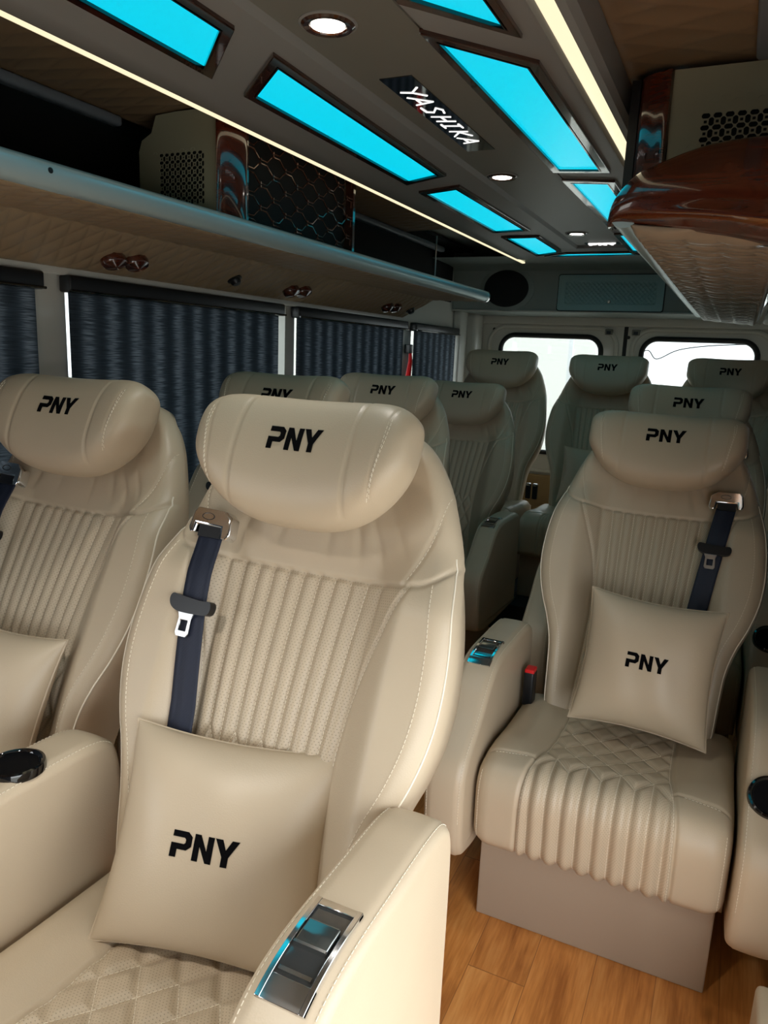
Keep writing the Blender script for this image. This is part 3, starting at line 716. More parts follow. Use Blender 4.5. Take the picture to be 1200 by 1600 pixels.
for c in kids(A1):
    if c.name.startswith('headrest'): c.scale = (.93, .97, .985); c.location.z += .010
    if c.name.startswith('armrest'): c.location.z = .045 if c.location.x > 0 else .0; c.location.x += -.038 if c.location.x > 0 else 0
place(W1, -1.238, .445, .05, 26, 'beige leather seat cut by the left edge of the picture, in the foreground', drop=(-1, 1))
place(RS, -.158, 1.44, 0, 27, 'beige leather captain seat right of the aisle, its whole pillow and plinth in view')
for c in kids(RS):
    if c.name.startswith('armrest'): c.location.z = -.025
place(R2, -.150, 2.16, .05, 25, 'beige leather seat directly behind the right aisle seat, only its headrest showing')
place(W2, -1.165, 1.14, .05, 25, 'beige leather window seat hidden behind the big front headrest, its headrest peeking over', drop=(-1,))
place(W3, -1.21, 1.93, .04, 25, 'beige leather window seat whose headrest shows just right of the peeking one', drop=(-1,))
place(W4, -1.175, 2.73, .0, 25, 'shaded leather window seat, last before the back row, with chrome switch on its arm', drop=(-1,))
place(B1, -1.20, 3.46, .14, 20, 'shaded leather seat at the left of the raised back row, below the loudspeaker', drop=(-1, 1))
place(B2, -.625, 3.46, .135, 20, 'shaded leather seat in the middle of the raised back row, with a dim pillow', drop=(-1, 1))
place(B3, -.045, 3.50, .14, 20, 'shaded leather seat at the right of the raised back row, before the right rear window', drop=(-1, 1))
for r in (B1, B2, B3):
    for c in kids(r):
        if c.name.split('.')[0] in ('seat_belt', 'belt_buckle'):
            for g in kids(c): bpy.data.objects.remove(g)
            bpy.data.objects.remove(c)
for g in kids(LS):
    for h in kids(g): bpy.data.objects.remove(h)
    bpy.data.objects.remove(g)
bpy.data.objects.remove(LS)

# pillows
def make_pillow():
    n = 72; u = np.sin(np.linspace(-PI/2, PI/2, n)); U, V = np.meshgrid(u, u); H = .165
    X = U*H*(1-.085*(1-V**2)); Z = V*H*(1-.085*(1-U**2)); h = .062*(np.clip(1-np.abs(U)**2.4, 0, 1)*np.clip(1-np.abs(V)**2.4, 0, 1))**.52
    h *= 1+.03*np.sin(9*U+2*V)*(1-V**2); front = np.stack([X, -h, Z], -1); back = np.stack([X, h, Z], -1)
    root = empty('pillow')
    me = bpy.data.meshes.new('cover'); A = front.reshape(-1, 3); Bk = back.reshape(-1, 3); idx = np.arange(n*n).reshape(n, n)
    q = np.stack([idx[:-1, :-1], idx[:-1, 1:], idx[1:, 1:], idx[1:, :-1]], -1).reshape(-1, 4)
    me.from_pydata(np.concatenate([A, Bk]).tolist(), [], q.tolist()+(q[:, ::-1]+n*n).tolist()); me.materials.append(M_LEA)
    bm = bmesh.new(); bm.from_mesh(me); bmesh.ops.remove_doubles(bm, verts=bm.verts, dist=1e-5); bmesh.ops.recalc_face_normals(bm, faces=bm.faces); bm.to_mesh(me); bm.free()
    me.polygons.foreach_set('use_smooth', [True]*len(me.polygons)); c = link('cover', me, root)
    hh = .0365; embroider(c, c, PNY, lambda x, y: (Vector((x-PNY_W*hh/2, -.5, y-.012)), Vector((0, 1, 0))), hh)
    m = MB(); E = [(X[0, k], 0, Z[0, k]) for k in range(n)]+[(X[k, -1], 0, Z[k, -1]) for k in range(1, n)]+[(X[-1, k], 0, Z[-1, k]) for k in range(n-2, -1, -1)]+[(X[k, 0], 0, Z[k, 0]) for k in range(n-2, 0, -1)]
    m.tube(E, .0022, 6, closed=True); m.build('seam', M_LEA, c)
    return root
def put_pillow(root, bl, br, tl, tr, label, scale=1.0):
    bl, br, tl, tr = map(Vector, (bl, br, tl, tr)); c = (bl+br+tl+tr)/4; x = ((br-bl)+(tr-tl))/.66; z = ((tl-bl)+(tr-br))/.66; y = z.cross(x).normalized()   # a soft pillow slumps out of square
    M = Matrix((x, y, z)).transposed().to_4x4(); M.translation = c; root.matrix_world = M@Matrix.Scale(scale, 4)
    tag(root, label, 'pillow', 'beige leather pillows'); return root
p1 = make_pillow(); p2 = copy_tree(p1); p3 = copy_tree(p1); p4 = copy_tree(p1)
put_pillow(p1, (-.768, .655, .440), (-.435, .760, .440), (-.768, .82, .704), (-.442, .880, .738), 'square beige pillow with black letters on the foreground middle seat', 1.0)
put_pillow(p2, (-.285, 1.72, .45), (.04, 1.72, .435), (-.255, 1.83, .742), (.045, 1.85, .745), 'square beige pillow with black letters on the right aisle seat')
put_pillow(p3, (-1.37, .76, .48), (-1.08, .80, .48), (-1.35, .90, .75), (-1.05, .93, .77), 'square beige pillow cut off by the left edge, on the leftmost seat')
put_pillow(p4, (-.78, 3.74, .58), (-.48, 3.74, .58), (-.78, 3.84, .88), (-.48, 3.84, .88), 'dim pillow on the middle seat of the back row', .92)

# ================================================================== CEILING FITTINGS
def mitre(m, outer, inner, z0, z1, mi=0):
    """closed frame between two polygons with equal counts"""
    n = len(outer); vs = [(x, y, z) for L, z in ((outer, z0), (inner, z0), (outer, z1), (inner, z1)) for x, y in L]; fs = []
    for i in range(n):
        j = (i+1) % n; fs += [(i, j, n+j, n+i), (2*n+i, 3*n+i, 3*n+j, 2*n+j), (i, 2*n+i, 2*n+j, j), (n+i, n+j, 3*n+j, 3*n+i)]
    m.add(vs, fs, mi)
def shrink(P, d):
    P = [Vector((x, y)) for x, y in P]; n = len(P); ar = sum(P[i].x*P[(i+1) % n].y-P[(i+1) % n].x*P[i].y for i in range(n)); sg = 1 if ar > 0 else -1; out = []
    for i in range(n):
        a = (P[i]-P[i-1]).normalized(); b = (P[(i+1) % n]-P[i]).normalized(); na = Vector((-a.y, a.x))*sg; nb = Vector((-b.y, b.x))*sg
        k = (na+nb); k = k/max(k.dot(na), .3)*1.0; out.append(tuple(P[i]+k*d))
    return out
def light_panel(P, label, zc=1.80, fw=.020):
    c = Vector((sum(p[0] for p in P)/len(P), sum(p[1] for p in P)/len(P))); t = empty('ceiling_light_panel', (c.x, c.y, zc)); L = [(x-c.x, y-c.y) for x, y in P]
    tag(t, label, 'ceiling light', 'cyan ceiling light panels')
    m = MB(); mitre(m, L, shrink(L, fw), -.0075, .002); f = m.build('frame', M_WOODD, t, smooth=False); f['label'] = 'dark wood surround'
    bv = f.modifiers.new('bevel', 'BEVEL'); bv.width = .002; bv.segments = 2
    m = MB(); mitre(m, shrink(L, fw), shrink(L, fw+.003), -.0085, .002); m.build('inner_bead', M_GLOSSBLACK, t, smooth=False)
    m = MB(); m.prism(shrink(L, fw+.002), lambda x, y, h: (x, y, h), -.003, .001); d = m.build('diffuser', M_CYAN, t, smooth=False); d['label'] = 'glowing cyan diffuser'
    return t
xo, xi, yi, yo = -.978, -.800, -.525, -.378
light_panel([(xo, .30), (xi, .14), (xi, 1.085), (xo, 1.255)], 'glowing cyan ceiling panel at the top left corner of the picture')
light_panel([(xo, 1.355), (xi, 1.195), (xi-.02, 2.10), (xo, 2.18)], 'long glowing cyan ceiling panel between the left light strip and the lit lettering')
light_panel([(xo-.008, 2.29), (xi-.03, 2.235), (xi-.02, 3.045), (xo-.008, 3.075)], 'glowing cyan ceiling panel third from the front on the left')
light_panel([(xo-.008, 3.19), (xi-.02, 3.19), (xi-.02, 3.60), (xi-.035, 3.68), (xo-.004, 3.79)], 'small angled cyan ceiling panel at the rear left corner of the console')
light_panel([(yi+.01, .14), (yo, .30), (yo, 1.265), (yi+.01, 1.09)], 'glowing cyan ceiling panel cut by the top edge, right of the lettering')
light_panel([(yi, 1.19), (yo, 1.375), (yo-.004, 2.175), (yi-.002, 2.135)], 'largest glowing cyan ceiling panel, right of the lettering')
light_panel([(yi, 2.235), (yo-.008, 2.285), (yo-.008, 3.06), (yi+.006, 3.03)], 'glowing cyan ceiling panel ending behind the polished wood shelf cap')
light_panel([(yi+.002, 3.19), (yo, 3.19), (yo-.004, 3.79), (yi-.002, 3.68)], 'narrow cyan ceiling panel at the rear right corner of the console')
light_panel([(xi-.02, 3.705), (yi+.01, 3.705), (yi+.03, 3.80), (xi-.15, 3.815)], 'cyan ceiling strip lying across the rear end of the console', fw=.012)
def downlight(x, y, label, power=.4):
    t = empty('downlight', (x, y, 1.8085)); tag(t, label, 'ceiling light', 'round ceiling downlights')
    M180 = Matrix.Rotation(PI, 4, 'X')
    MB().lathe([(.030, .0), (.0435, .0), (.0435, .003), (.039, .0065), (.031, .0055), (.028, .001), (.030, 0)], 48, M180).build('trim_ring', M_WOODD, t)
    MB().lathe([(.0435, -.001), (.0475, -.001), (.0475, .0015), (.0435, .003)], 48, M180).build('outer_ring', M_LINER, t)
    d = MB().lathe([(0, .004), (.0275, .004), (.0285, .0)], 40, M180).build('lens', M_WHITE, t); d['label'] = 'glowing round lens'
    l = bpy.data.lights.new('downlight_glow', 'SPOT'); l.energy = power; l.color = (1, .94, .86); l.spot_size = 2.0; l.spot_blend = .7; l.shadow_soft_size = .028
    lo = bpy.data.objects.new('bulb', l); COL.objects.link(lo); lo.parent = t; lo.location = (0, 0, -.012)
downlight(-.664, 1.146, 'round lit downlight nearest the viewer, left of the lettering', 8)
downlight(-.664, .09, 'round downlight added out of view at the very front of the ceiling, above the front footwell', 30)  # unseen lamp added to brighten the foreground pillow and armrests from above
downlight(-.690, 2.205, 'round lit downlight halfway along the centre of the ceiling')
downlight(-.676, 3.225, 'round lit downlight at the far end of the ceiling')
def led(x0, x1, z, y0, y1, label, nseg=0):
    o = MB().box(x0, y0, z-.004, x1, y1, z+.004, bev=.0015).build('light_strip', M_WARM); return tag(o, label, 'light strip')
led(-1.1235, -1.108, 1.796, YF+.25, 4.05, 'thin warm white light strip running along the left edge of the ceiling console')
led(-.333, -.308, 1.8035, YF+.25, 3.84, 'warm yellow light strip along the right edge of the ceiling console')
# lit lettering: strokes on a black plate; reads away from the viewer, letter tops to the right
def stroke_slab(m, a, b, w0, w1, to3, h0, h1):
    a = Vector(a); b = Vector(b); d = (b-a); L = d.length; d = d/L; n = Vector((-d.y, d.x)); a2 = a-d*w0*.3; b2 = b+d*w1*.3
    m.prism([tuple(a2+n*w0/2), tuple(a2-n*w0/2), tuple(b2-n*w1/2), tuple(b2+n*w1/2)], to3, h0, h1)
GL = {'Y': [((-.05, 1.02), (.34, .50)), ((.72, 1.05), (.34, .50)), ((.34, .50), (.22, -.03))], 'A': [((.46, 1.0), (-.12, -.02)), ((.46, 1.0), (.62, 0)), ((.14, .32), (.52, .35))],
      'S': [((.70, .92), (.38, 1.02)), ((.38, 1.02), (.14, .78)), ((.14, .78), (.54, .42)), ((.54, .42), (.44, .08)), ((.44, .08), (.0, .03))],
      'H': [((.22, 1.0), (.02, 0)), ((.72, 1.0), (.54, 0)), ((.12, .50), (.64, .54))], 'I': [((.28, .95), (.12, .05)), ((.06, .97), (.50, 1.0)), ((-.06, .02), (.36, .04))],
      'K': [((.20, 1.0), (.02, 0)), ((.72, 1.0), (.12, .42)), ((.20, .50), (.66, -.05))]}
def lettering(name, word, org, right, up, h, adv, label, zpl, plate, lw=.14, xs=1.4):
    t = empty(name, (*org, zpl)); tag(t, label, 'sign')
    R = Vector(right); U = Vector(up)
    to3 = lambda x, y, k: tuple(Vector((R.x*x+U.x*y, R.y*x+U.y*y, k)))
    m = MB(); m.prism(plate, to3, -.002, .001); m.build('backing_plate', M_GLOSSBLACK, t, smooth=False)
    x = 0
    for ch in word:
        m = MB(); w = adv.get(ch, .8)*h
        for k, (a, b) in enumerate(GL[ch]): stroke_slab(m, (x+a[0]*h*xs, a[1]*h), (x+b[0]*h*xs, b[1]*h), h*lw*1.15, h*lw*.9, to3, -.0032-.0001*k, -.0019)
        m.build('letter', M_LETTER, t, smooth=False); x += w
    return t
lettering('lit_sign', 'YASHIKA', (-.680, 1.455), (0, 1), (1, 0), .040, dict(Y=1.35, A=1.50, S=1.50, H=1.60, I=1.25, K=1.58), 'black ceiling plate with glowing white letters reading YASHIKA', 1.8085,
          [(-.062, -.012), (-.062, .055), (.465, .055), (.465, -.016)], .095, 1.6)
t = empty('lit_sign', (-.62, 3.52, 1.8085)); tag(t, 'small lit letters on the ceiling just behind the farthest downlight', 'sign')
for k, P in enumerate(PNY):
    m = MB(); m.prism([(x*.045, y*.045) for x, y in P], lambda x, y, h: (x*1.0-.06, -y+.02, h), -.006, -.001); m.build('letter', M_LETTER, t, smooth=False)
m = MB(); m.prism(rrect(-.075, -.035, .075, .03, .01), lambda x, y, h: (x, y, h), -.0015, .001); m.build('backing_plate', M_GLOSSBLACK, t, smooth=False)

# ================================================================== LUGGAGE SHELVES
def shelf_left():
    t = empty('luggage_shelf', (-1.35, 1.8, 1.55)); tag(t, 'long quilted luggage shelf above the left windows with a pale blue metal edge', 'shelf')
    o = Vector((-1.35, 1.8, 1.55))
    y0, y1 = -.8, 3.47
    def cut(Pt, a, b): return Pt
    quilt('quilted_underside', np.array((-1.150, y0, 1.556))-np.array(o), (-.235, 0, .004), (0, y1-y0, 0), 64, 1100, .11, .052, .0048, M_QUILT, parent=t)
    quilt('quilted_slope', np.array((-1.385, y0, 1.560))-np.array(o), (-.165, 0, -.086), (0, y1-y0, 0), 54, 1100, .11, .052, .0048, M_QUILT, parent=t)
    m = MB(); m.box(-1.56-o.x, y0-o.y, 1.566-o.z, -1.14-o.x, y1-o.y, 1.580-o.z); m.build('deck', M_DARK, t, smooth=False)
    prof = catmull([(-1.142, 1.553), (-1.122, 1.556), (-1.112, 1.572), (-1.114, 1.590), (-1.128, 1.600), (-1.146, 1.600), (-1.158, 1.588), (-1.158, 1.562)], 5, True)
    m = MB(); k = len(prof); vs = [(x-o.x, y-o.y, z-o.z) for y in (y0, y1+.01) for x, z in prof]; m.add(vs, [(i, (i+1) % k, k+(i+1) % k, k+i) for i in range(k)]+[tuple(range(k)), tuple(range(k, 2*k))[::-1]])
    r = m.build('edge_rail', M_RAIL, t); r['label'] = 'rounded metal edge rail'
    m = MB(); k = len(prof); c = np.mean(prof, 0); vs = [(c[0]+(x-c[0])*1.12-o.x, y-o.y, c[1]+(z-c[1])*1.12-o.z) for y in (y1+.004, y1+.020) for x, z in prof]; m.add(vs, [(i, (i+1) % k, k+(i+1) % k, k+i) for i in range(k)]+[tuple(range(k)), tuple(range(k, 2*k))[::-1]]); m.build('rail_end_cap', M_CHROME, t)
    m = MB(); m.lathe([(0, 0), (.005, 0), (.005, .003), (0, .004)], 16, Matrix.Translation(Vector((-1.1135, .985, 1.581))-o)@Matrix.Rotation(PI/2, 4, 'Y')); m.build('screw', M_BLACK, t)
    m = MB(); m.box(-1.565-o.x, y0-o.y, 1.455-o.z, -1.548-o.x, y1-o.y, 1.476-o.z, bev=.004); m.build('wall_rail', M_BODY, t)
shelf_left()
def shelf_right():
    o = Vector((0, 2.6, 1.55)); t = empty('luggage_shelf', o); tag(t, 'quilted luggage shelf above the right seats with polished wood front cap', 'shelf')
    y0, y1 = 1.42, 4.05
    quilt('quilted_underside', np.array((-.205, y0, 1.535))-np.array(o), (.245, 0, -.022), (0, y1-y0, 0), 60, 420, .12, .085, -.014, M_QUILTG, 'ribs', parent=t)
    quilt('quilted_slope', np.array((.064, y0, 1.512))-np.array(o), (.19, 0, -.06), (0, y1-y0, 0), 40, 420, .12, .055, -.004, M_QUILT, parent=t)
    m = MB(); m.box(.040-o.x, y0-o.y, 1.502-o.z, .064-o.x, y1-o.y, 1.522-o.z, bev=.005); q = m.build('underside_strip', M_CHROME, t); q['label'] = 'bright metal strip'
    m = MB(); m.box(-.20-o.x, y0-o.y, 1.545-o.z, .25-o.x, y1-o.y, 1.560-o.z); m.build('deck', M_DARK, t, smooth=False)
    prof = catmull([(-.212, 1.531), (-.232, 1.534), (-.243, 1.550), (-.241, 1.568), (-.228, 1.578), (-.210, 1.578), (-.199, 1.566), (-.199, 1.540)], 5, True)
    m = MB(); k = len(prof); vs = [(x-o.x, y-o.y, z-o.z) for y in (y0, y1) for x, z in prof]; m.add(vs, [(i, (i+1) % k, k+(i+1) % k, k+i) for i in range(k)]+[tuple(range(k)), tuple(range(k, 2*k))[::-1]]); m.build('edge_rail', M_RAIL, t)
    # boat shaped polished cap
    top = catmull([(-.246, 1.555), (-.236, 1.585), (-.205, 1.620), (-.160, 1.640), (-.10, 1.660), (-.02, 1.668), (.08, 1.665), (.18, 1.65), (.25, 1.62)], 8)
    bot = catmull([(.25, 1.44), (.12, 1.480), (.01, 1.498), (-.07, 1.514), (-.14, 1.526), (-.19, 1.534), (-.225, 1.538), (-.247, 1.534)], 8)
    bot = bot[::-1]; n = 64
    def res(L): L = np.array(L); q = np.concatenate([[0], np.cumsum(np.hypot(*np.diff(L, axis=0).T))]); return np.stack([np.interp(np.linspace(0, q[-1], n), q, L[:, k]) for k in (0, 1)], 1)
    Tp, Bt = res(top), res(bot); V = []
    for i in range(n):
        d = .055*(.2+.8*(1-(1-min(1, i/(n*.35)))**2)**.5); ring = []
        for v in np.linspace(0, 1, 28):
            bulge = (1-abs(2*v-1)**2.2)**.5*.85+.22*math.exp(-((v-.20)/.09)**2)*min(1, max(0, i-6)/20)
            p = Bt[i]+(Tp[i]-Bt[i])*v; ring.append((p[0]-o.x, 1.435-d*bulge-o.y, p[1]-o.z))
        for v in np.linspace(1, 0, 8): p = Bt[i]+(Tp[i]-Bt[i])*v; ring.append((p[0]-o.x, 1.47-o.y, p[1]-o.z))
        V.append(ring)
    V = np.array(V); cap = gridmesh('front_cap', V, M_WOOD, t, wrap=True); cap['label'] = 'glossy mahogany front cap'
shelf_right()
# grey tubes where the quilted ceiling meets the bay
for a, b, lab in ((-.8, 1.50, 'grey tube under the left quilted ceiling, ending before the perforated blower'), (2.20, 3.72, 'grey tube under the ceiling beyond the left wooden grille')):
    tag(MB().box(-1.470, a, 1.812, -1.438, b, 1.836, bev=.008).build('ceiling_tube', M_GREYTUBE), lab, 'tube')
tag(MB().box(-.045, .2, 1.826, -.010, 1.575, 1.850, bev=.008).build('ceiling_tube', M_GREYTUBE), 'grey tube end under the quilted ceiling at the top right corner', 'tube')
tag(MB().tube([(-1.36, 3.40, 1.58), (-1.36, 3.40, 1.84)], .004, 6).build('support_rod', M_STEEL), 'thin upright rod between the left shelf and the ceiling', 'rod')
# blower units
def perf_holes(x0, z0, nx, nz, p):
    H = []
    for i in range(nx):
        for j in range(nz):
            cx = x0+i*p; cz = z0+j*p; s = p*.13
            H.append([(cx-s, cz-s), (cx+s, cz-s), (cx+s, cz+s), (cx-s, cz+s)])
            for (ax, az, L, Wd) in ((cx+p/2, cz, 0, 1), (cx, cz+p/2, 1, 0)):
                if Wd: a, b = p*.22, p*.36
                else: a, b = p*.36, p*.22
                q = min(a, b)*.62
                H.append([(ax-a, az-b+q), (ax-a+q, az-b), (ax+a-q, az-b), (ax+a, az-b+q), (ax+a, az+b-q), (ax+a-q, az+b), (ax-a+q, az+b), (ax-a, az+b-q)])
    return H
def arcs(m, pts, y, p):
    for cx, cz in pts: m.tube([(cx+p*.30*math.cos(a), y, cz+p*.30*math.sin(a)) for a in np.linspace(.6, 3.9, 9)], .0008, 4)
def blower_left():
    o = Vector((-1.29, 1.85, 1.58)); t = empty('air_blower', o); tag(t, 'khaki perforated air blower with dark wooden honeycomb grille on the left shelf', 'blower')
    to3 = lambda x, z, h: (x-o.x, h-o.y, z-o.z)
    out = [(-1.415, 1.582), (-1.178, 1.582), (-1.172, 1.65), (-1.168, 1.74), (-1.162, 1.842), (-1.30, 1.842), (-1.36, 1.838), (-1.375, 1.80), (-1.405, 1.785), (-1.415, 1.76)]
    H = perf_holes(-1.345, 1.638, 8, 7, .0168); m = MB(); plate_holes(m, out, H, to3, 1.5265, 1.528); m.build('perforated_side', M_ACBEIGE, t, smooth=False)
    m = MB(); m.prism([(-1.412, 1.582), (-1.185, 1.582), (-1.18, 1.842), (-1.36, 1.838), (-1.412, 1.76)], to3, 1.540, 2.16); m.build('housing', M_DARK, t, smooth=False)
    m = MB()
    for k in range(8): m.tube([(-1.372+.0165*(k+.5)+.006*math.cos(a)-o.x, 1.526-o.y, 1.750+.005*math.sin(a)+(.004 if k % 2 else 0)-o.z) for a in np.linspace(0, PI, 7)], .0007, 4)
    tag(m.build('embossed_rims', M_ACBEIGE, t), kind='stuff')
    # wooden bezel: front upright, bottom and rear
    m = MB(); X0, X1 = -1.178, -1.150
    pr = catmull([(-1.176, 1.522), (-1.158, 1.530), (-1.148, 1.560), (-1.146, 1.600), (-1.156, 1.612), (-1.176, 1.612)], 4, True)
    m.prism(pr, lambda x, y, h: (x-o.x, y-o.y, h-o.z), 1.586, 1.842); m.build('wooden_corner', M_WOOD, t)
    yz = lambda y, z, h: (h-o.x, y-o.y, z-o.z)
    m = MB(); plate_holes(m, [(1.60, 1.586), (2.175, 1.586), (2.175, 1.842), (1.60, 1.842)], [[(1.612, 1.602), (2.162, 1.602), (2.162, 1.828), (1.612, 1.828)]], yz, -1.176, -1.148); m.build('grille_frame', M_WOODD, t, smooth=False)
    m = MB(); p = .115; rows = 9
    for r in range(rows):
        z = 1.604+r*.0275; P = []; y = 1.612-(p/2 if r % 2 else 0); s = 1
        while y < 2.17:
            P += [(y, z+.0095), (y+p*.28, z+.0095), (y+p*.5, z-.0095), (y+p*.78, z-.0095)]; y += p
        Q = [(-1.156-o.x, min(max(a, 1.612), 2.162)-o.y, b-o.z) for a, b in P if 1.56 < a < 2.22]
        m.tube(Q, .0022, 5)
        for a, b in P[::2]:
            if 1.62 < a < 2.15: m.tube([(-1.152-o.x, a-o.y, b-.003-o.z), (-1.152-o.x, a-o.y, b+.003-o.z)], .0022, 6)
    tag(m.build('honeycomb_grille', M_WOODG, t), kind='stuff')
M_WOODG = simple('bronze_grille', srgb(98, 62, 48), .22, .5, coat=.5)
blower_left()
def blower_right():
    o = Vector((0, 1.9, 1.57)); t = empty('air_blower', o); tag(t, 'khaki perforated air blower standing on the right shelf behind the wood cap', 'blower')
    to3 = lambda x, z, h: (x-o.x, h-o.y, z-o.z)
    out = [(-.180, 1.566), (.235, 1.566), (.235, 1.80), (.05, 1.812), (.035, 1.838), (-.19, 1.838), (-.184, 1.78), (-.180, 1.70)]
    H = perf_holes(-.118, 1.600, 16, 8, .0205); m = MB(); plate_holes(m, out, H, to3, 1.606, 1.608); m.build('perforated_side', M_ACBEIGE, t, smooth=False)
    m = MB(); m.prism([(-.176, 1.566), (.233, 1.566), (.233, 1.79), (.03, 1.80), (-.17, 1.83)], to3, 1.622, 2.2); m.build('housing', M_DARK, t, smooth=False)
    m = MB()
    for k in range(9): m.tube([(-.118+.0205*(k+.5)+.008*math.cos(a)-o.x, 1.6055-o.y, 1.775+(.007 if k % 2 else 0)+.006*math.sin(a)-o.z) for a in np.linspace(.2, PI-.2, 7)], .0007, 4)
    for k in range(5): m.tube([(-.140-.006*math.sin(a)-o.x, 1.6055-o.y, 1.64+.03*k+.006*math.cos(a)-o.z) for a in np.linspace(.2, PI-.2, 7)], .0007, 4)
    tag(m.build('embossed_rims', M_ACBEIGE, t), kind='stuff')
    pr = catmull([(-.182, 1.602), (-.205, 1.606), (-.232, 1.622), (-.246, 1.65), (-.240, 1.69), (-.182, 1.69)], 5, True)
    m = MB(); m.prism(pr, lambda x, y, h: (x-o.x, y-o.y, h-o.z), 1.568, 1.838); m.build('wooden_corner', M_WOOD, t)
    m = MB(); m.box(-.262-o.x, 1.64-o.y, 1.568-o.z, -.245-o.x, 2.2-o.y, 1.838-o.z); m.build('grille_frame', M_BLACK, t, smooth=False)
blower_right()
# wood reading lamps under the left shelf: pairs of ribbed ovals
def lamp_pair(y, label, tilt=0):
    n = Vector((.5, 0, -.87)).normalized(); c = Vector((-1.475, y, 1.502)); X = Vector((0, 1, 0)); Y = n.cross(X).normalized()
    t = empty('reading_lamp', c); tag(t, label, 'lamp', 'twin wooden reading lamps under the left shelf')
    for k, s in enumerate((-1, 1)):
        Mx = Matrix((X, Y, n)).transposed().to_4x4(); Mx.translation = X*s*.036+Y*(.004*s)
        m = MB(); pr = [(.0365, -.006), (.0375, .004), (.034, .011)]
        for i in range(7): r = .032-.0042*i; pr += [(r, .013+.0012*i), (r-.0016, .0115+.0012*i)]
        pr += [(0, .021)]
        m.lathe(pr, 40, Mx@Matrix.Diagonal((.98, .80, 1, 1))); m.build('ribbed_disc', M_WOOD, t)
    Mx = Matrix((X, Y, n)).transposed().to_4x4(); m = MB(); m.lathe([(0, .006), (.012, .006), (.012, -.002)], 20, Mx@Matrix.Diagonal((1.2, .8, 1, 1))); m.build('joint', M_BLACK, t)
lamp_pair(1.53, 'reddish twin reading lamp under the left shelf, nearest the viewer')
lamp_pair(2.37, 'dark twin reading lamp under the left shelf above the second window pillar')
lamp_pair(3.18, 'farthest dark twin reading lamp under the left shelf')
for y, lab in ((2.00, 'small black knob under the left shelf between the first two reading lamps'), (3.40, 'small black knob under the left shelf near its far end')):
    n = Vector((.5, 0, -.87)).normalized(); X = Vector((0, 1, 0)); Y = n.cross(X); Mx = Matrix((X, Y, n)).transposed().to_4x4(); Mx.translation = (-1.475, y, 1.503)
    m = MB(); m.lathe([(0, .016), (.012, .015), (.016, .010), (.018, .002), (.024, .0), (.024, -.004)], 28, Mx); tag(m.build('knob', M_BLACK), lab, 'knob', 'black knobs under the left shelf')

# ================================================================== BLINDS
def blind(y0, y1, label, x=XL+.028, zb=.70):
    t = empty('roller_blind', (x, (y0+y1)/2, zb)); tag(t, label, 'blind', 'slate blue roller blinds over the left windows'); o = Vector(t.location)
    ny = 160; nz = 4; V = np.zeros((nz, ny, 3))
    for j in range(nz):
        for i in range(ny):
            y = y0+(y1-y0)*i/(ny-1); V[j, i] = (x+.0004*math.sin(2*PI*y/.088)-o.x, y-o.y, zb+(1.42-zb)*j/(nz-1)-o.z)
    f = gridmesh('fabric', V, M_BLIND, t)
    MB().box(x-.018-o.x, y0-.012-o.y, 1.414-o.z, x+.022-o.x, y1+.012-o.y, 1.456-o.z, bev=.006).build('head_rail', M_BLACK, t)
    MB().tube([(x+.024-o.x, y0-.012-o.y, 1.418-o.z), (x+.024-o.x, y1+.012-o.y, 1.418-o.z)], .0035, 8).build('pull_cord_tube', M_GLOSSBLACK, t)
    MB().box(x-.006-o.x, y0-o.y, zb-.015-o.z, x+.006-o.x, y1-o.y, zb+.004-o.z, bev=.002).build('bottom_bar', M_BLACK, t)
blind(-.01, 1.312, 'very dark roller blind at the left edge, before the first white pillar')
blind(1.410, 2.368, 'broad slate blue roller blind with pale upright bands, between the first two pillars')
blind(2.49, 3.50, 'slate blue roller blind between the second and third window pillars')
blind(3.63, 4.26, 'last dark roller blind beside the rear corner post')
m = MB(); m.box(XL+.001, 3.580, 1.30, XL+.035, 3.615, 1.345, bev=.004); b = tag(m.build('hammer_bracket', M_BLACK), 'black bracket with a red strap on the third window pillar', 'bracket')
m = MB(); m.tube([(XL+.028, 3.597, 1.315), (XL+.030, 3.600, 1.26), (XL+.026, 3.585, 1.17), (XL+.03, 3.57, 1.10)], [.008, .012, .016, .019], 8, flat=.5); m.build('red_strap', M_RED, b)
for k, (a, b2) in enumerate(((1.435, 2.42), (2.53, 3.545), (3.67, 4.295))):
    t = tag(MB().box(XR-.012, a, .70, XR-.006, b2, 1.42).build('roller_blind', M_BLIND, smooth=False), ['dark roller blind on the right wall beside the right aisle seat', 'dark roller blind on the right wall, second from the front', 'dark roller blind on the right wall nearest the back row'][k], 'blind')

# ================================================================== REAR FITTINGS
o = Vector((-1.255, 4.235, 1.68)); t = empty('loudspeaker', o); tag(t, 'dark oval loudspeaker set in the rear header above the left rear seat', 'loudspeaker')
Ry = Matrix.Rotation(PI/2, 4, 'X')
def ell(rx, rz, y0, prof, nm, mat):
    m = MB(); m.lathe([(r, h) for r, h in prof], 56, Matrix.Translation((0, y0, 0))@Ry@Matrix.Diagonal((rx, rz, 1, 1))); return m.build(nm, mat, t)
ell(.158, .122, .0, [(.0, .0), (.85, 0), (1.0, -.01), (1, -.03)], 'surround', M_HEADER)
ell(.128, .100, .0, [(0, .006), (.3, .008), (.9, .010), (1, .006), (1, 0)], 'mesh_cover', M_DARK)
M_HATCH = simple('teal_glow_tinted_plastic', srgb(150, 182, 182), .35)  # teal ceiling light falling on the hatch is painted into its colour
o = Vector((-.685, 4.243, 1.66)); t = empty('access_hatch', o); tag(t, 'teal lit rectangular hatch with a lock in the rear header', 'hatch')
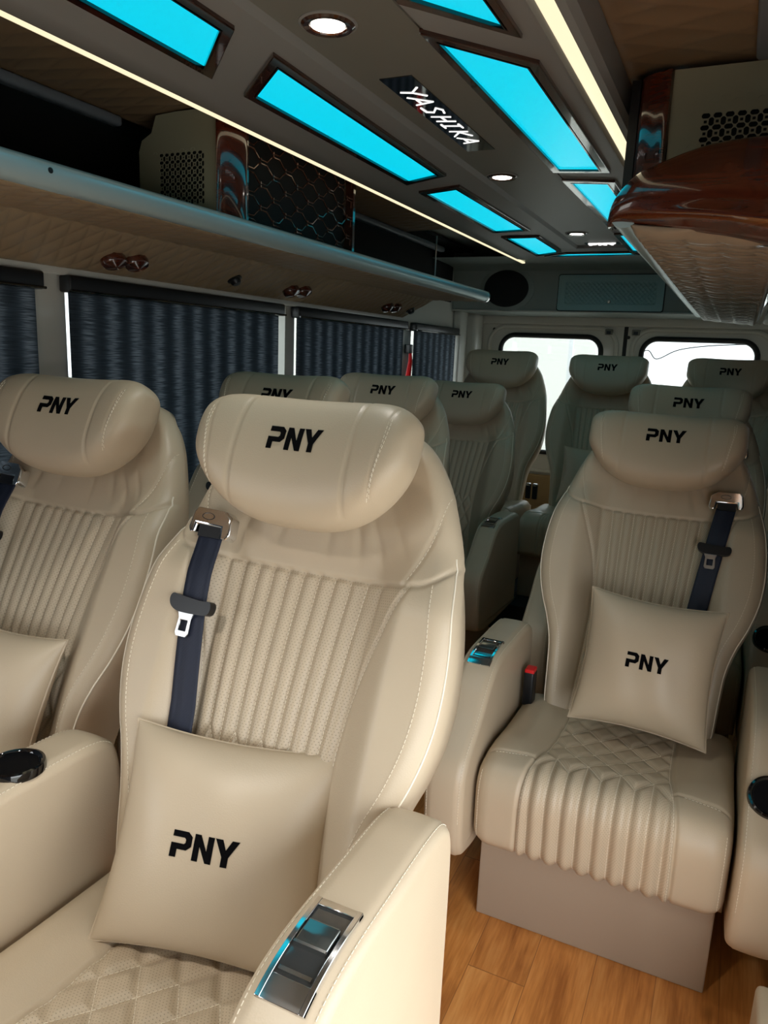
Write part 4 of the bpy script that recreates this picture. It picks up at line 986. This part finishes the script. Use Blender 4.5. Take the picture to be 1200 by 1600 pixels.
m = MB(); w, h = .275, .093; P = rrect(-w, -h, w, h, .012); plate_holes(m, P, [rrect(-w+.014, -h+.014, w-.014, h-.014, .008)], lambda x, z, k: (x, k, z), -.008, .01); m.build('rim', M_HATCH, t)
m = MB(); plate_holes(m, rrect(-w-.005, -h-.005, w+.005, h+.005, .015), [P], lambda x, z, k: (x, k, z), -.001, .01); m.build('gap_seal', M_RUBBER, t, smooth=False)
V = np.zeros((60, 170, 3)); U, Wv = np.meshgrid(np.linspace(-w+.012, w-.012, 170), np.linspace(-h+.012, h-.012, 60)); 
inn = (sstep(np.abs(U), w-.045, w-.035)+sstep(np.abs(Wv), h-.040, h-.030)).clip(0, 1); V[..., 0] = U; V[..., 2] = Wv; V[..., 1] = -.006+.007*(1-inn)*np.abs(np.sin(PI*(U/.024+Wv/.024))*np.sin(PI*(U/.024-Wv/.024)))**.5
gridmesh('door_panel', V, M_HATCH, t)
m = MB(); m.lathe([(0, .006), (.006, .006), (.0095, .003), (.010, -.004)], 20, Matrix.Translation((0, -.006, -.045))@Ry); m.build('lock', M_CHROME, t)
# striker catches on the door tops
for x, lab in ((-.715, 'small dark latch catch on the top of the left rear door'), (-.565, 'small dark latch catch on the top of the right rear door')):
    m = MB(); m.box(x-.022, YB-.022, 1.452, x+.022, YB+.002, 1.484, bev=.004); c = tag(m.build('door_catch', M_LINER2), lab, 'catch', 'rear door catches'); MB().box(x-.012, YB-.026, 1.455, x+.012, YB-.020, 1.473).build('catch_slot', M_BLACK, c, smooth=False)
for k, (x, z) in enumerate(((-.675, 1.432), (-.605, 1.44), (-1.405, 1.468), (.135, 1.44))):
    m = MB(); m.lathe([(0, .003), (.009, .003), (.010, -.002)], 16, Matrix.Translation((x, YB-.001, z))@Ry)
    tag(m.build('bung', M_RUBBER), ['round black bung beside the left door catch', 'round black bung beside the right door catch', 'round black bung at the outer top corner of the left rear door', 'round black bung at the outer top corner of the right rear door'][k], 'bung')
# card of trim low on the rear door, seen between the back seats
tag(MB().box(-1.30, YB-.02, .25, -.70, YB-.002, .60, bev=.01).build('door_card', simple('tan_door_card', srgb(150, 124, 84), .7, bump=.4, bscale=120)), 'tan textured door card low between the left and middle back seats', 'door card')
t = empty('belt_buckle', (-.925, 3.86, .60)); tag(t, 'pair of black belt buckles between the left and middle back seats', 'buckle')
for s in (-1, 1):
    MB().box(s*.018-.013, -.012, -.03, s*.018+.013, .012, .05, bev=.004).build('buckle', M_BLACK, t); MB().box(s*.018-.010, -.014, .040, s*.018+.010, .010, .053, bev=.002).build('chrome_top', M_CHROME, t)
# sill trim at the lower right corner
t = empty('step_panel', (.158, 1.10, 0)); tag(t, 'beige step side panel with a small chrome catch at the lower right corner', 'panel')
MB().box(.0, -.35, 0, .05, .18, .26, bev=.012).build('panel', M_LEA, t); MB().box(-.012, .05, .02, .002, .09, .05, bev=.003).build('catch', M_CHROME, t)
